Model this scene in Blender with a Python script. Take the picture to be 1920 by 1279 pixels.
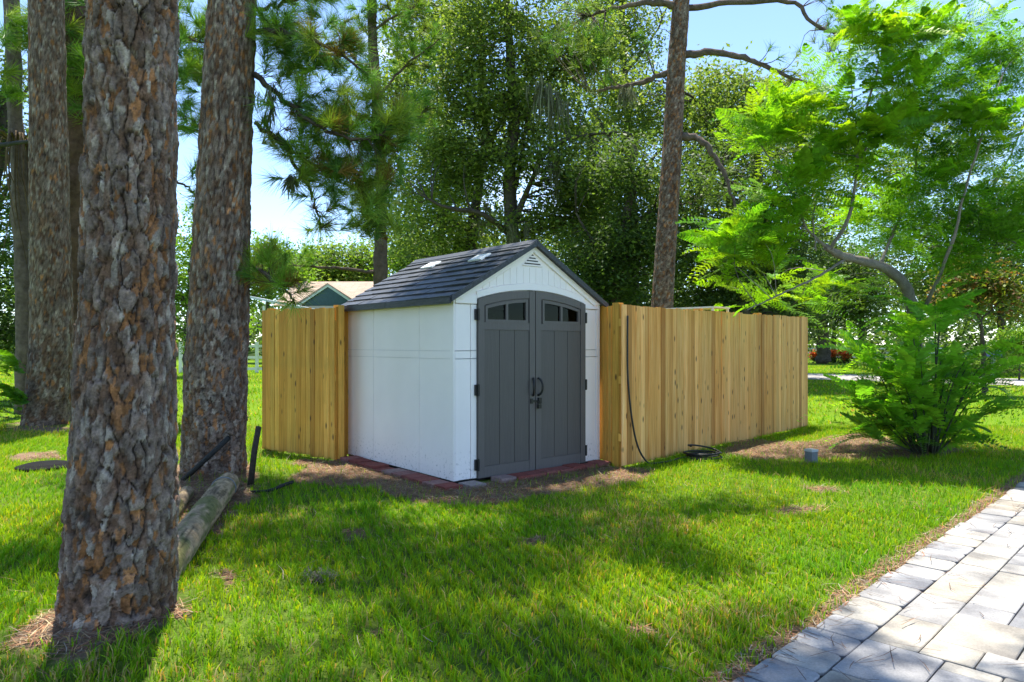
import bpy, bmesh, math, random
import numpy as np
from mathutils import Vector, Matrix

for o in list(bpy.data.objects):
    bpy.data.objects.remove(o)
S = bpy.context.scene
COL = S.collection
R = math.radians
rng = np.random.default_rng(7)
random.seed(7)

# ------------------------------------------------------------------ camera, world, sun, exposure
F, HC, HY = 1320.0, 1.40, 645.0          # focal length in photo pixels, eye height, horizon row
cam_d = bpy.data.cameras.new('camera')
cam = bpy.data.objects.new('camera', cam_d); COL.objects.link(cam)
cam.location = (0, 0, HC); cam.rotation_euler = (R(90), 0, 0)
cam_d.sensor_width = 36; cam_d.lens = 36 * F / 1920; cam_d.shift_y = (HY - 639.5) / 1920
cam_d.clip_end = 2000; cam_d.clip_start = 0.05
S.camera = cam

SUN_EL, SUN_AZ = R(75), R(-16)            # azimuth from +Y towards +X
SUNV = np.array([math.sin(SUN_AZ) * math.cos(SUN_EL), math.cos(SUN_AZ) * math.cos(SUN_EL), math.sin(SUN_EL)])
world = bpy.data.worlds.new('World'); S.world = world; world.use_nodes = True
nt = world.node_tree; nt.nodes.clear()
sky = nt.nodes.new('ShaderNodeTexSky'); sky.sky_type = 'NISHITA'; sky.sun_disc = False
sky.sun_elevation = SUN_EL; sky.sun_rotation = SUN_AZ; sky.air_density = 0.75; sky.dust_density = 0.1; sky.ozone_density = 2.2
tcw = nt.nodes.new('ShaderNodeTexCoord'); cn = nt.nodes.new('ShaderNodeTexNoise')
mp = nt.nodes.new('ShaderNodeMapping'); mp.inputs['Scale'].default_value = (1, 1, 2.2)
cn.inputs['Scale'].default_value = 3.2; cn.inputs['Detail'].default_value = 7; cn.inputs['Roughness'].default_value = .6
cr = nt.nodes.new('ShaderNodeValToRGB'); cr.color_ramp.elements[0].position = .60; cr.color_ramp.elements[1].position = .80
cr.color_ramp.elements[1].color = (.75, .75, .75, 1)
mxw = nt.nodes.new('ShaderNodeMix'); mxw.data_type = 'RGBA'; mxw.inputs[7].default_value = (6.5, 6.8, 7.2, 1)
bg = nt.nodes.new('ShaderNodeBackground'); bg.inputs[1].default_value = 0.135
wo = nt.nodes.new('ShaderNodeOutputWorld')
L = nt.links.new
L(tcw.outputs['Generated'], mp.inputs[0]); L(mp.outputs[0], cn.inputs['Vector']); L(cn.outputs['Fac'], cr.inputs[0])
L(cr.outputs[0], mxw.inputs[0]); L(sky.outputs[0], mxw.inputs[6]); L(mxw.outputs[2], bg.inputs[0]); L(bg.outputs[0], wo.inputs[0])

sun_d = bpy.data.lights.new('sun', 'SUN'); sun_d.energy = 4.0; sun_d.angle = R(.55); sun_d.color = (1, .94, .82)
sun = bpy.data.objects.new('sun', sun_d); COL.objects.link(sun)
sun.rotation_euler = Vector(SUNV).to_track_quat('Z', 'Y').to_euler(); sun.location = (20, 25, 40)

S.view_settings.view_transform = 'Standard'; S.view_settings.look = 'None'
S.view_settings.exposure = 1.5; S.view_settings.gamma = 1
S.render.engine = 'CYCLES'
S.cycles.use_denoising = True
S.cycles.max_bounces = 8; S.cycles.diffuse_bounces = 6; S.cycles.glossy_bounces = 2
S.cycles.transmission_bounces = 4; S.cycles.sample_clamp_indirect = 6

# ------------------------------------------------------------------ helpers
def W(px, py, Z):
    return np.array([(px - 960) / F * Z, Z, HC - (py - HY) / F * Z])
def G(px, py, z=0.0):
    Z = F * (HC - z) / (py - HY)
    return np.array([(px - 960) / F * Z, Z])
def srgb(r, g, b):
    f = lambda c: (c / 12.92 if c <= .04045 else ((c + .055) / 1.055) ** 2.4)
    return (f(r / 255), f(g / 255), f(b / 255))

def mesh(name, V, Fc, col=None, smooth=False):
    V = np.asarray(V, np.float32).reshape(-1, 3); Fc = np.asarray(Fc, np.int32)
    me = bpy.data.meshes.new(name); k = Fc.shape[1]
    me.vertices.add(len(V)); me.vertices.foreach_set('co', V.ravel())
    me.loops.add(Fc.size); me.loops.foreach_set('vertex_index', Fc.ravel())
    me.polygons.add(len(Fc)); me.polygons.foreach_set('loop_start', np.arange(len(Fc), dtype=np.int32) * k)
    if smooth: me.polygons.foreach_set('use_smooth', np.ones(len(Fc), bool))
    me.update(calc_edges=True)
    if col is not None:
        c = np.ones((len(V), 4), np.float32); c[:, :3] = np.asarray(col, np.float32)[:, :3]
        me.color_attributes.new('Col', 'FLOAT_COLOR', 'POINT').data.foreach_set('color', c.ravel())
    return me
def link(name, me, mat=None, parent=None, kind=None):
    o = bpy.data.objects.new(name, me); COL.objects.link(o)
    if mat is not None and me is not None and not me.materials: me.materials.append(mat)
    if parent is not None: o.parent = parent
    if kind: o['kind'] = kind
    return o
def tag(o, label, cat, group=None, kind=None):
    o['label'] = label; o['category'] = cat
    if group: o['group'] = group
    if kind: o['kind'] = kind
    return o
def thing(name, label, cat, loc=(0, 0, 0), rz=0, group=None):
    o = bpy.data.objects.new(name, None); COL.objects.link(o); o.empty_display_size = .2
    o.location = loc; o.rotation_euler = (0, 0, rz)
    return tag(o, label, cat, group)
def part(name, me, mat, t, kind=None, label=None):
    """a child whose mesh is given in WORLD coordinates"""
    me.transform(root_matrix(t).inverted())
    o = link(name, me, mat, t, kind)
    if label: o['label'] = label
    return o
def root_matrix(t):
    m = Matrix.Translation(t.location) @ t.rotation_euler.to_matrix().to_4x4()
    return root_matrix(t.parent) @ m if t.parent else m

def bm_mesh(name, bm, bevel=0.0, smooth=False):
    if bevel > 0:
        bmesh.ops.bevel(bm, geom=[e for e in bm.edges if len(e.link_faces) == 2 and e.calc_face_angle(0) > .5],
                        offset=bevel, segments=1, affect='EDGES', clamp_overlap=True)
    bmesh.ops.recalc_face_normals(bm, faces=bm.faces)
    me = bpy.data.meshes.new(name); bm.to_mesh(me); bm.free()
    if smooth:
        for p in me.polygons: p.use_smooth = True
    return me
def box(bm, x0, x1, y0, y1, z0, z1):
    vs = [bm.verts.new((x, y, z)) for z in (z0, z1) for x, y in ((x0, y0), (x1, y0), (x1, y1), (x0, y1))]
    for f in ((0, 3, 2, 1), (4, 5, 6, 7), (0, 1, 5, 4), (1, 2, 6, 5), (2, 3, 7, 6), (3, 0, 4, 7)):
        bm.faces.new([vs[i] for i in f])
def prism(bm, pts, y0, y1):
    """polygon in x,z extruded along y"""
    a = [bm.verts.new((x, y0, z)) for x, z in pts]; b = [bm.verts.new((x, y1, z)) for x, z in pts]
    bm.faces.new(a); bm.faces.new(b[::-1]); n = len(pts)
    for i in range(n): bm.faces.new((a[i], b[i], b[(i + 1) % n], a[(i + 1) % n]))
def boxme(name, *a, bevel=.003):
    bm = bmesh.new(); box(bm, *a); return bm_mesh(name, bm, bevel)
def prismme(name, pts, y0, y1, bevel=.003):
    bm = bmesh.new(); prism(bm, pts, y0, y1); return bm_mesh(name, bm, bevel)

def smooth_path(P, n):
    P = np.asarray(P, float); m = len(P)
    if m == 2:
        t = np.linspace(0, 1, n)[:, None]; return P[0] * (1 - t) + P[1] * t
    Q = np.vstack([2 * P[0] - P[1], P, 2 * P[-1] - P[-2]])
    u = np.linspace(0, m - 1 - 1e-6, n); i = u.astype(int); t = (u - i)[:, None]
    a, b, c, d = Q[i], Q[i + 1], Q[i + 2], Q[i + 3]
    return .5 * (2 * b + (c - a) * t + (2 * a - 5 * b + 4 * c - d) * t ** 2 + (3 * b - a - 3 * c + d) * t ** 3)
def frames(P):
    T = np.gradient(P, axis=0); T /= np.linalg.norm(T, axis=1)[:, None] + 1e-9
    ref = np.array([1., 0, 0]) if abs(T[0][0]) < .9 else np.array([0, 1., 0])
    A = np.zeros_like(P); n = ref - T[0] * ref.dot(T[0]); n /= np.linalg.norm(n); A[0] = n
    for i in range(1, len(P)):
        n = A[i - 1] - T[i] * A[i - 1].dot(T[i]); A[i] = n / (np.linalg.norm(n) + 1e-9)
    return T, A, np.cross(T, A)
def tube(P, r, seg=8, caps=True):
    """P: n x 3 path, r: n radii -> V, quads"""
    P = np.asarray(P, float); n = len(P); r = np.broadcast_to(np.asarray(r, float), (n,))
    T, A, B = frames(P); th = np.arange(seg) / seg * 2 * np.pi
    V = P[:, None] + r[:, None, None] * (np.cos(th)[None, :, None] * A[:, None] + np.sin(th)[None, :, None] * B[:, None])
    V = V.reshape(-1, 3); i = np.arange(n - 1)[:, None] * seg; j = np.arange(seg)[None]; j2 = (j + 1) % seg
    Q = np.stack([i + j, i + j2, i + seg + j2, i + seg + j], -1).reshape(-1, 4)
    if caps:
        V = np.vstack([V, P[0] - T[0] * r[0] * .3, P[-1] + T[-1] * r[-1] * .3])
        k = n * seg; j = np.arange(seg); j2 = (j + 1) % seg
        Q = np.vstack([Q, np.stack([j2, j, np.full(seg, k), np.full(seg, k)], 1)[:, [0, 1, 2, 2]]]) if False else Q
        capA = np.array([[0, 0, 0, 0]])[:0]
        for a in range(0, seg - 1, 2):
            Q = np.vstack([Q, [[(a + 1) % seg, a, k, (a + 2) % seg]], [[(n - 1) * seg + a, (n - 1) * seg + (a + 1) % seg, (n - 1) * seg + (a + 2) % seg, k + 1]]])
            Q[-2] = [(a + 1) % seg, a, k, (a + 2) % seg]; Q[-2] = [k, (a + 2) % seg, (a + 1) % seg, a]
    return V, Q
class Acc:
    def __init__(s): s.V, s.F, s.C, s.n = [], [], [], 0
    def add(s, V, Fc, col=None):
        s.V.append(V); s.F.append(np.asarray(Fc) + s.n); s.n += len(V)
        if col is not None: s.C.append(np.broadcast_to(np.asarray(col, float), (len(V), 3)))
        return s
    def tube(s, P, r, seg=8, col=None): V, Q = tube(P, r, seg); return s.add(V, Q, col)
    def me(s, name, smooth=True):
        return mesh(name, np.vstack(s.V), np.vstack(s.F), np.vstack(s.C) if s.C else None, smooth)

_lat = np.random.default_rng(99).random((64, 64))
def vnoise(x, y):
    x = np.asarray(x, float); y = np.asarray(y, float)
    xi = np.floor(x).astype(int); yi = np.floor(y).astype(int); fx = x - xi; fy = y - yi
    fx = fx * fx * (3 - 2 * fx); fy = fy * fy * (3 - 2 * fy); g = lambda a, b: _lat[a % 64, b % 64]
    return (g(xi, yi) * (1 - fx) + g(xi + 1, yi) * fx) * (1 - fy) + (g(xi, yi + 1) * (1 - fx) + g(xi + 1, yi + 1) * fx) * fy
def fbm(x, y):
    return (vnoise(x, y) + .5 * vnoise(x * 2.1 + 7, y * 2.1 + 3) + .25 * vnoise(x * 4.3 + 1, y * 4.3 + 9)) / 1.75
def inpoly(x, y, poly):
    r = np.zeros(np.shape(x), bool); n = len(poly)
    for i in range(n):
        x0, y0 = poly[i]; x1, y1 = poly[(i + 1) % n]
        c = ((y0 > y) != (y1 > y)) & (x < (x1 - x0) * (y - y0) / (y1 - y0 + 1e-12) + x0); r ^= c
    return r
def sstep(a, b, x):
    t = np.clip((x - a) / (b - a), 0, 1); return t * t * (3 - 2 * t)

# ------------------------------------------------------------------ materials
class M:
    """small node builder"""
    def __init__(s, name):
        s.m = bpy.data.materials.new(name); s.m.use_nodes = True; s.t = s.m.node_tree; s.t.nodes.clear()
        s.out = s.n('OutputMaterial')
    def n(s, typ, **kw):
        nd = s.t.nodes.new('ShaderNode' + typ)
        for k, v in kw.items(): setattr(nd, k, v)
        return nd
    def l(s, a, b): s.t.links.new(a, b)
    def coord(s, scale=(1, 1, 1), kind='Object', rand=0):
        tc = s.n('TexCoord'); m = s.n('Mapping'); m.inputs['Scale'].default_value = scale; s.l(tc.outputs[kind], m.inputs[0])
        if rand:
            oi = s.n('ObjectInfo'); mu = s.n('Math', operation='MULTIPLY'); mu.inputs[1].default_value = rand
            s.l(oi.outputs['Random'], mu.inputs[0]); s.l(mu.outputs[0], m.inputs['Location'])
        return m.outputs[0]
    def noise(s, vec, scale, detail=4, rough=.55, dist=0):
        t = s.n('TexNoise'); t.inputs['Scale'].default_value = scale; t.inputs['Detail'].default_value = detail
        t.inputs['Roughness'].default_value = rough; t.inputs['Distortion'].default_value = dist
        s.l(vec, t.inputs['Vector']); return t.outputs['Fac']
    def ramp(s, fac, stops):
        r = s.n('ValToRGB'); e = r.color_ramp.elements
        while len(e) < len(stops): e.new(.5)
        for i, (p, c) in enumerate(stops):
            e[i].position = p; e[i].color = (*c, 1) if not np.isscalar(c) else (c, c, c, 1)
        s.l(fac, r.inputs[0]); return r.outputs[0]
    def mix(s, fac, a, b, mode='MIX'):
        m = s.n('Mix', data_type='RGBA', blend_type=mode)
        for v, i in ((fac, 0), (a, 6), (b, 7)):
            if hasattr(v, 'is_output'): s.l(v, m.inputs[i])
            else: m.inputs[i].default_value = v if i == 0 else (*v, 1)
        return m.outputs[2]
    def bump(s, h, strength=.3, dist=.01):
        b = s.n('Bump'); b.inputs['Strength'].default_value = strength; b.inputs['Distance'].default_value = dist
        s.l(h, b.inputs['Height']); return b.outputs[0]
    def bsdf(s, col, rough=.6, spec=.3, nrm=None, metal=0):
        p = s.n('BsdfPrincipled')
        if hasattr(col, 'is_output'): s.l(col, p.inputs['Base Color'])
        else: p.inputs['Base Color'].default_value = (*col, 1)
        if hasattr(rough, 'is_output'): s.l(rough, p.inputs['Roughness'])
        else: p.inputs['Roughness'].default_value = rough
        p.inputs['Specular IOR Level'].default_value = spec; p.inputs['Metallic'].default_value = metal
        if nrm is not None: s.l(nrm, p.inputs['Normal'])
        s.l(p.outputs[0], s.out.inputs[0]); return p
    def attr(s, name='Col'):
        a = s.n('Attribute'); a.attribute_name = name; return a.outputs['Color']

def leaf_mat(name, trans=.45, rough=.55, spec=.15, tint=(1.15, 1.25, .45), var=False):
    m = M(name); c = m.attr()
    p = m.bsdf(c, rough, spec); t = m.n('BsdfTranslucent'); m.l(m.mix(1, c, tint, 'MULTIPLY'), t.inputs[0])
    mx = m.n('MixShader'); mx.inputs[0].default_value = trans
    m.l(p.outputs[0], mx.inputs[1]); m.l(t.outputs[0], mx.inputs[2]); m.l(mx.outputs[0], m.out.inputs[0]); return m.m
def attr_mat(name, rough=.85, spec=.2, nscale=60, bump=.4, bdist=.004):
    m = M(name); v = m.coord(); n = m.noise(v, nscale, 5, .65)
    c = m.mix(1, m.attr(), m.ramp(n, [(.3, .62), (.7, 1.3)]), 'MULTIPLY')
    m.bsdf(c, rough, spec, m.bump(n, bump, bdist)); return m.m
def plain(name, col, rough=.5, spec=.3, metal=0, nscale=0, amt=.15, bump=0):
    m = M(name)
    if nscale:
        v = m.coord(); n = m.noise(v, nscale, 5); c = m.mix(1, col, m.ramp(n, [(.3, 1 - amt), (.7, 1 + amt)]), 'MULTIPLY')
        m.bsdf(c, rough, spec, m.bump(n, bump, .003) if bump else None, metal)
    else: m.bsdf(col, rough, spec, None, metal)
    return m.m

MAT = {}
MAT['leaf'] = leaf_mat('leaf', .5, .5, .22)
MAT['frond'] = leaf_mat('frond_leaf', .58, .4, .35, (1.35, 1.25, .3))
MAT['needle'] = leaf_mat('pine_needle', .35, .5, .2)
MAT['grass'] = leaf_mat('grass_blade', .45, .55, .1, (1.7, 1.15, .4))
MAT['moss'] = leaf_mat('hanging_moss', .3, .9, .1, (1, 1, .9))
MAT['straw'] = attr_mat('straw', .8, .2, 40, 0)
MAT['bark'] = attr_mat('bark', .9, .12, 90, .8, .006)
MAT['bark_far'] = attr_mat('bark_far', .9, .1, 9, .9, .05)
MAT['ground'] = attr_mat('ground_soil', .95, .1, 35, .9, .02)

def siding(name, col):
    m = M(name); v = m.coord((60, 60, 1.2)); n = m.noise(v, 3, 5, .7); v2 = m.coord(); n2 = m.noise(v2, 2.5, 4)
    # splashed soil near the foot of the wall: speckle dirt
    sep = m.n('SeparateXYZ'); m.l(m.coord(), sep.inputs[0]); n3 = m.noise(v2, 28, 5, .7)
    lo = m.ramp(sep.outputs[2], [(.03, 1.0), (.38, 0.0)])
    spk = m.ramp(n3, [(.56, 0.0), (.66, 1.0)])
    mm = m.n('Math', operation='MULTIPLY'); m.l(lo, mm.inputs[0]); m.l(spk, mm.inputs[1])
    base = m.mix(1, col, m.ramp(n2, [(.3, .97), (.7, 1.02)]), 'MULTIPLY')
    c = m.mix(mm.outputs[0], base, (.3, .29, .28))
    m.bsdf(c, .5, .35, m.bump(n, .5, .004)); return m.m
MAT['white_plastic'] = siding('white_resin_siding', (.93, .872, .85))
def grain(name, col, rough=.5):
    m = M(name); v = m.coord((50, 50, 1.5)); n = m.noise(v, 3, 6, .7)
    c = m.mix(1, col, m.ramp(n, [(.3, .85), (.7, 1.12)]), 'MULTIPLY'); m.bsdf(c, rough, .35, m.bump(n, .35, .003)); return m.m
MAT['door_grey'] = grain('grey_resin_door', (.105, .094, .088))
MAT['door_lite'] = grain('grey_resin_rail', (.125, .112, .106))
MAT['black'] = plain('black_hardware', (.012, .012, .013), .4, .4)
MAT['steel'] = plain('padlock_steel', (.35, .34, .32), .35, .5, 1)
MAT['rubber'] = plain('black_hose', (.015, .015, .016), .45, .4, nscale=60)
MAT['dark_void'] = plain('shed_interior', (.04, .04, .045), .9, .1)
MAT['inner'] = plain('inner_wall', (.66, .65, .66), .8, .1)
MAT['skylight'] = plain('translucent_skylight', (.78, .8, .8), .25, .5)
def shingle_mat():
    m = M('slate_resin_shingle'); v = m.coord((1, 1, 1), 'Object', 40); n = m.noise(m.coord((14, 3, 14), 'Object', 30), 3, 5, .65)
    oi = m.n('ObjectInfo'); c = m.ramp(n, [(.3, (.022, .025, .032)), (.55, (.045, .05, .06)), (.75, (.085, .09, .105))])
    c = m.mix(1, c, m.ramp(oi.outputs['Random'], [(0, .8), (1, 1.25)]), 'MULTIPLY')
    m.bsdf(c, .5, .4, m.bump(n, .6, .006)); return m.m
MAT['shingle'] = shingle_mat()
def glass_mat():
    m = M('window_glass'); g = m.n('BsdfGlass'); g.inputs['IOR'].default_value = 1.45; g.inputs['Roughness'].default_value = .0
    g.inputs['Color'].default_value = (.24, .28, .26, 1); m.l(g.outputs[0], m.out.inputs[0]); return m.m
MAT['glass'] = glass_mat()

def wood(name, a, b, c, green=None):
    m = M(name); v = m.coord((22, 22, .9), 'Object', 60); n = m.noise(v, 2.2, 6, .6, .6)
    col = m.ramp(n, [(.25, a), (.5, b), (.78, c)])
    # knots
    vo = m.n('TexVoronoi'); vo.inputs['Scale'].default_value = 1; m.l(m.coord((11, 11, 4.2), 'Object', 37), vo.inputs['Vector'])
    k = m.ramp(vo.outputs['Distance'], [(.08, 1.0), (.20, 0.0)])
    sel = m.n('SeparateColor'); m.l(vo.outputs['Color'], sel.inputs[0]); ks = m.ramp(sel.outputs[0], [(.30, 0.0), (.32, .95)])
    km = m.n('Math', operation='MULTIPLY'); m.l(k, km.inputs[0]); m.l(ks, km.inputs[1])
    col = m.mix(km.outputs[0], col, (.10, .045, .018))
    oi = m.n('ObjectInfo')
    col = m.mix(1, col, m.ramp(oi.outputs['Random'], [(0, (.60, .50, .38)), (.22, (.88, .80, .68)), (.45, (1.08, 1.0, .9)), (.6, (.95, .98, 1.0)), (.8, (1.12, 1.14, 1.2)), (1, (1.32, 1.34, 1.5))]), 'MULTIPLY')
    if green: 
        lo = m.noise(m.coord(), 3, 4); col = m.mix(m.ramp(lo, [(.45, 0.0), (.8, .5)]), col, green)
    col = m.mix(1, col, m.ramp(m.noise(m.coord((70, 70, 1.1), 'Object', 50), 2, 4, .6), [(.35, .82), (.65, 1.12)]), 'MULTIPLY'); m.bsdf(col, .65, .25, m.bump(n, .3, .003)); return m.m
MAT['wood'] = wood('new_pine_picket', (.60, .26, .058), (.80, .41, .125), (.92, .58, .25))
MAT['wood_green'] = wood('shaded_treated_picket', (.50, .235, .03), (.68, .35, .056), (.80, .46, .10), (.40, .27, .045))  # same pine as above, tone shifted for shade along with greenish treatment
MAT['old_wood'] = attr_mat('weathered_log', .85, .15, 30, .8, .01)
def brick_mat():
    m = M('red_brick'); v = m.coord((1, 1, 1), 'Object', 9); n = m.noise(v, 22, 6, .7); oi = m.n('ObjectInfo')
    c = m.ramp(oi.outputs['Random'], [(0, (.24, .065, .05)), (.5, (.28, .10, .085)), (.8, (.32, .19, .17)), (1, (.34, .30, .28))])
    c = m.mix(1, c, m.ramp(n, [(.3, .6), (.7, 1.25)]), 'MULTIPLY'); m.bsdf(c, .85, .2, m.bump(n, .6, .006)); return m.m
MAT['brick'] = brick_mat()
def paver_mat():
    m = M('concrete_paver'); v = m.coord((1, 1, 1), 'Object', 13); n = m.noise(v, 3.5, 3, .5); n2 = m.noise(v, 90, 3, .7); oi = m.n('ObjectInfo')
    c = m.ramp(n, [(.30, (.175, .17, .17)), (.48, (.29, .28, .268)), (.66, (.41, .39, .36))])
    c = m.mix(1, c, m.ramp(oi.outputs['Random'], [(0, (.78, .82, .92)), (.4, (.98, .98, 1)), (.8, (1.08, 1.06, 1.0)), (1, (1.1, 1.0, .84))]), 'MULTIPLY')
    st = m.noise(v, 9, 6, .75); c = m.mix(m.ramp(st, [(.62, 0.0), (.74, .45)]), c, (.16, .13, .10)); c = m.mix(1, c, m.ramp(n2, [(.3, .8), (.7, 1.12)]), 'MULTIPLY'); m.bsdf(c, .8, .2, m.bump(n2, .35, .003)); return m.m
MAT['paver'] = paver_mat()
MAT['joint'] = plain('joint_sand', (.05, .047, .042), .95, .1, nscale=80, amt=.4)
MAT['road'] = plain('pale_road', (.34, .32, .30), .9, .15, nscale=3, amt=.15)  # light grey road surface with faint mottling
MAT['white_paint'] = plain('white_paint', (.72, .73, .72), .5, .3, nscale=8, amt=.06)
MAT['teal'] = plain('teal_gable', (.030, .075, .078), .6, .3, nscale=6)
MAT['house_wall'] = plain('pale_house_wall', (.50, .47, .42), .8, .2, nscale=3, amt=.08)
MAT['mint_trim'] = plain('mint_trim', (.40, .52, .44), .5, .3)
def roof_tan():
    m = M('tan_roof'); v = m.coord((1, 1, 1)); n = m.noise(v, 2.2, 5); w = m.n('TexBrick'); w.inputs['Scale'].default_value = 1
    w.inputs['Brick Width'].default_value = .9; w.inputs['Row Height'].default_value = .22; w.inputs['Mortar Size'].default_value = .012
    w.inputs['Color1'].default_value = (.42, .32, .25, 1); w.inputs['Color2'].default_value = (.36, .275, .215, 1); w.inputs['Mortar'].default_value = (.22, .17, .13, 1)
    m.l(v, w.inputs['Vector']); c = m.mix(1, w.outputs['Color'], m.ramp(n, [(.3, .85), (.7, 1.12)]), 'MULTIPLY'); m.bsdf(c, .9, .1); return m.m
MAT['roof_tan'] = roof_tan()
MAT['green_door'] = plain('dark_green_door', (.018, .055, .05), .45, .4)
MAT['blue'] = plain('blue_mailbox_paint', (.05, .07, .22), .4, .4, nscale=10)
MAT['orange'] = leaf_mat('orange_petal', .3, .6, .2, (1.2, .9, .4))
MAT['grey_post'] = plain('grey_plastic', (.16, .18, .2), .5, .3, nscale=30)
MAT['tin'] = plain('pale_metal_roof', (.55, .6, .66), .35, .4, nscale=3, amt=.08)
MAT['lime'] = plain('lime_hose', (.35, .62, .06), .4, .4)
MAT['black_lid'] = plain('black_plastic_lid', (.014, .014, .014), .95, .08, nscale=20)

# ------------------------------------------------------------------ layout constants
SHED = np.array([-.583, 7.0]); SA = R(39.7); SU = np.array([math.cos(SA), math.sin(SA)]); SV = np.array([-SU[1], SU[0]])
SW, SD = 2.09, 2.33
E0, E1 = G(1390, 1275), G(1920, 905); DD = (E1 - E0) / np.linalg.norm(E1 - E0); DN = np.array([DD[1], -DD[0]])
DRA = math.atan2(DD[1], DD[0])
def drive_s(x, y): return (x - E0[0]) * DN[0] + (y - E0[1]) * DN[1]
def shed_uv(x, y): return (x - SHED[0]) * SU[0] + (y - SHED[1]) * SU[1], (x - SHED[0]) * SV[0] + (y - SHED[1]) * SV[1]
ROAD0, ROADD = G(1525, 712), (G(1920, 724) - G(1525, 712)); ROADD = ROADD / np.linalg.norm(ROADD); ROADN = np.array([-ROADD[1], ROADD[0]])
if ROADN[1] < 0: ROADN = -ROADN
ROADW = 5.5
T1 = G(222, 1172); T2 = G(400, 892); T3 = G(86, 802)
gp = lambda L_: [tuple(G(*p)) for p in L_]
DIRT = [gp([(535, 905), (600, 872), (648, 858), (850, 915), (1125, 872), (1235, 884), (1215, 902), (1010, 926), (900, 950), (775, 945), (700, 916), (600, 912)]),
        gp([(60, 1225), (105, 1175), (345, 1150), (340, 1180), (290, 1215), (180, 1240), (70, 1255)]),
        gp([(320, 900), (350, 868), (470, 870), (485, 925), (400, 1005), (330, 1005)]),
        gp([(1365, 852), (1385, 822), (1500, 830), (1600, 812), (1760, 835), (1830, 850), (1700, 860), (1600, 864), (1420, 864)]),
        gp([(1445, 962), (1500, 952), (1560, 962), (1500, 974)]), gp([(1510, 915), (1570, 914), (1580, 926), (1525, 928)]),
        gp([(385, 1085), (415, 1068), (440, 1100), (405, 1120)]), gp([(5, 812), (30, 790), (140, 795), (130, 815)]),
        gp([(10, 855), (60, 845), (115, 848), (110, 862), (30, 866)]), gp([(640, 1000), (680, 998), (700, 1010), (650, 1015)]), gp([(960, 1015), (1010, 1012), (1020, 1024), (970, 1026)]), gp([(1200, 1185), (1250, 1180), (1255, 1200), (1210, 1205)]), gp([(700, 1190), (740, 1188), (750, 1205), (705, 1208)]),
        gp([(560, 862), (620, 866), (600, 875), (540, 872)])]
def dirt_mask(x, y):
    wx = x + .34 * (fbm(x * 3, y * 3) - .5) + .05 * (vnoise(x * 17, y * 17) - .5); wy = y + .34 * (fbm(x * 3 + 20, y * 3 + 5) - .5) + .05 * (vnoise(x * 17 + 9, y * 17) - .5)
    d = np.zeros(np.shape(x))
    for p in DIRT: d = np.maximum(d, inpoly(wx, wy, p) * 1.0)
    s = drive_s(x, y); w = .05 + .11 * fbm(x * 2.2 + 3, y * 2.2)
    return np.maximum(d, (s > -w) * (s < .05) * .9)

# ------------------------------------------------------------------ ground
def axis(fine0, fine1, step, lo, hi):
    a = list(np.arange(fine0, fine1, step)); s = step; x = fine1
    while x < hi: a.append(x); s *= 1.35; x += s
    a.append(hi); s = step; x = fine0 - step
    b = []
    while x > lo: b.append(x); s *= 1.35; x -= s
    b.append(lo); return np.array(b[::-1] + a)
def ground_z(x, y):
    z = .03 * (fbm(x * .8, y * .8) - .5)
    for c, r, h in ((T1, .75, .10), (T2, .9, .08), (T3, 1.2, .1)):
        z = z + h * np.exp(-((x - c[0]) ** 2 + (y - c[1]) ** 2) / r ** 2 * 2)
    u, v = shed_uv(x, y); near = (u > -.5) & (u < 2.6) & (v > -.5) & (v < 3); z = np.where(near, np.minimum(z, -.003), z)
    s = drive_s(x, y); along = (x - E0[0]) * DD[0] + (y - E0[1]) * DD[1]
    z = np.where((s > .03) & (s < 4.5), -.06, np.where((s > -.3) & (s <= .03), z * sstep(0, -.3, s) * 1.0, z))
    z = z * sstep(40, 12, np.hypot(x, y))
    rs = (x - ROAD0[0]) * ROADN[0] + (y - ROAD0[1]) * ROADN[1]
    return z
gx, gy = axis(-6, 7, .06, -500, 500), axis(1.6, 11, .06, -60, 900)
X, Y = np.meshgrid(gx, gy); Zg = ground_z(X, Y); dm = dirt_mask(X, Y)
n1, n2 = fbm(X * 1.3, Y * 1.3), fbm(X * 9, Y * 9)
soil = np.array([.19, .125, .085]) * (.45 + 1.1 * n2[..., None]); green = np.array([.115, .2, .008]) * (.7 + .6 * n1[..., None])
near = sstep(14, 6, np.hypot(X, Y))[..., None]
thatch = np.array([.09, .14, .02]) * (.6 + .8 * n2[..., None])
base = green * (1 - near) + thatch * near
gc = base * (1 - dm[..., None]) + soil * dm[..., None]
ny, nx = X.shape; idx = np.arange(nx * ny).reshape(ny, nx)
Q = np.stack([idx[:-1, :-1], idx[:-1, 1:], idx[1:, 1:], idx[1:, :-1]], -1).reshape(-1, 4)
link('ground', mesh('ground', np.stack([X, Y, Zg], -1), Q, gc.reshape(-1, 3), True), MAT['ground'], None, 'structure')

# road in the right background
a = [ROAD0 - ROADD * 25, ROAD0 + ROADD * 40]; V = []
for p in a: V += [[*(p), .02], [*(p + ROADN * ROADW), .02]]
bm = bmesh.new(); vs = [bm.verts.new(v) for v in (V[0], V[2], V[3], V[1])]; f = bm.faces.new(vs)
r_ = bmesh.ops.extrude_face_region(bm, geom=[f]); bmesh.ops.translate(bm, vec=(0, 0, -.2), verts=[v for v in r_['geom'] if isinstance(v, bmesh.types.BMVert)])
link('road', bm_mesh('road', bm), MAT['road'], None, 'structure')

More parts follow.
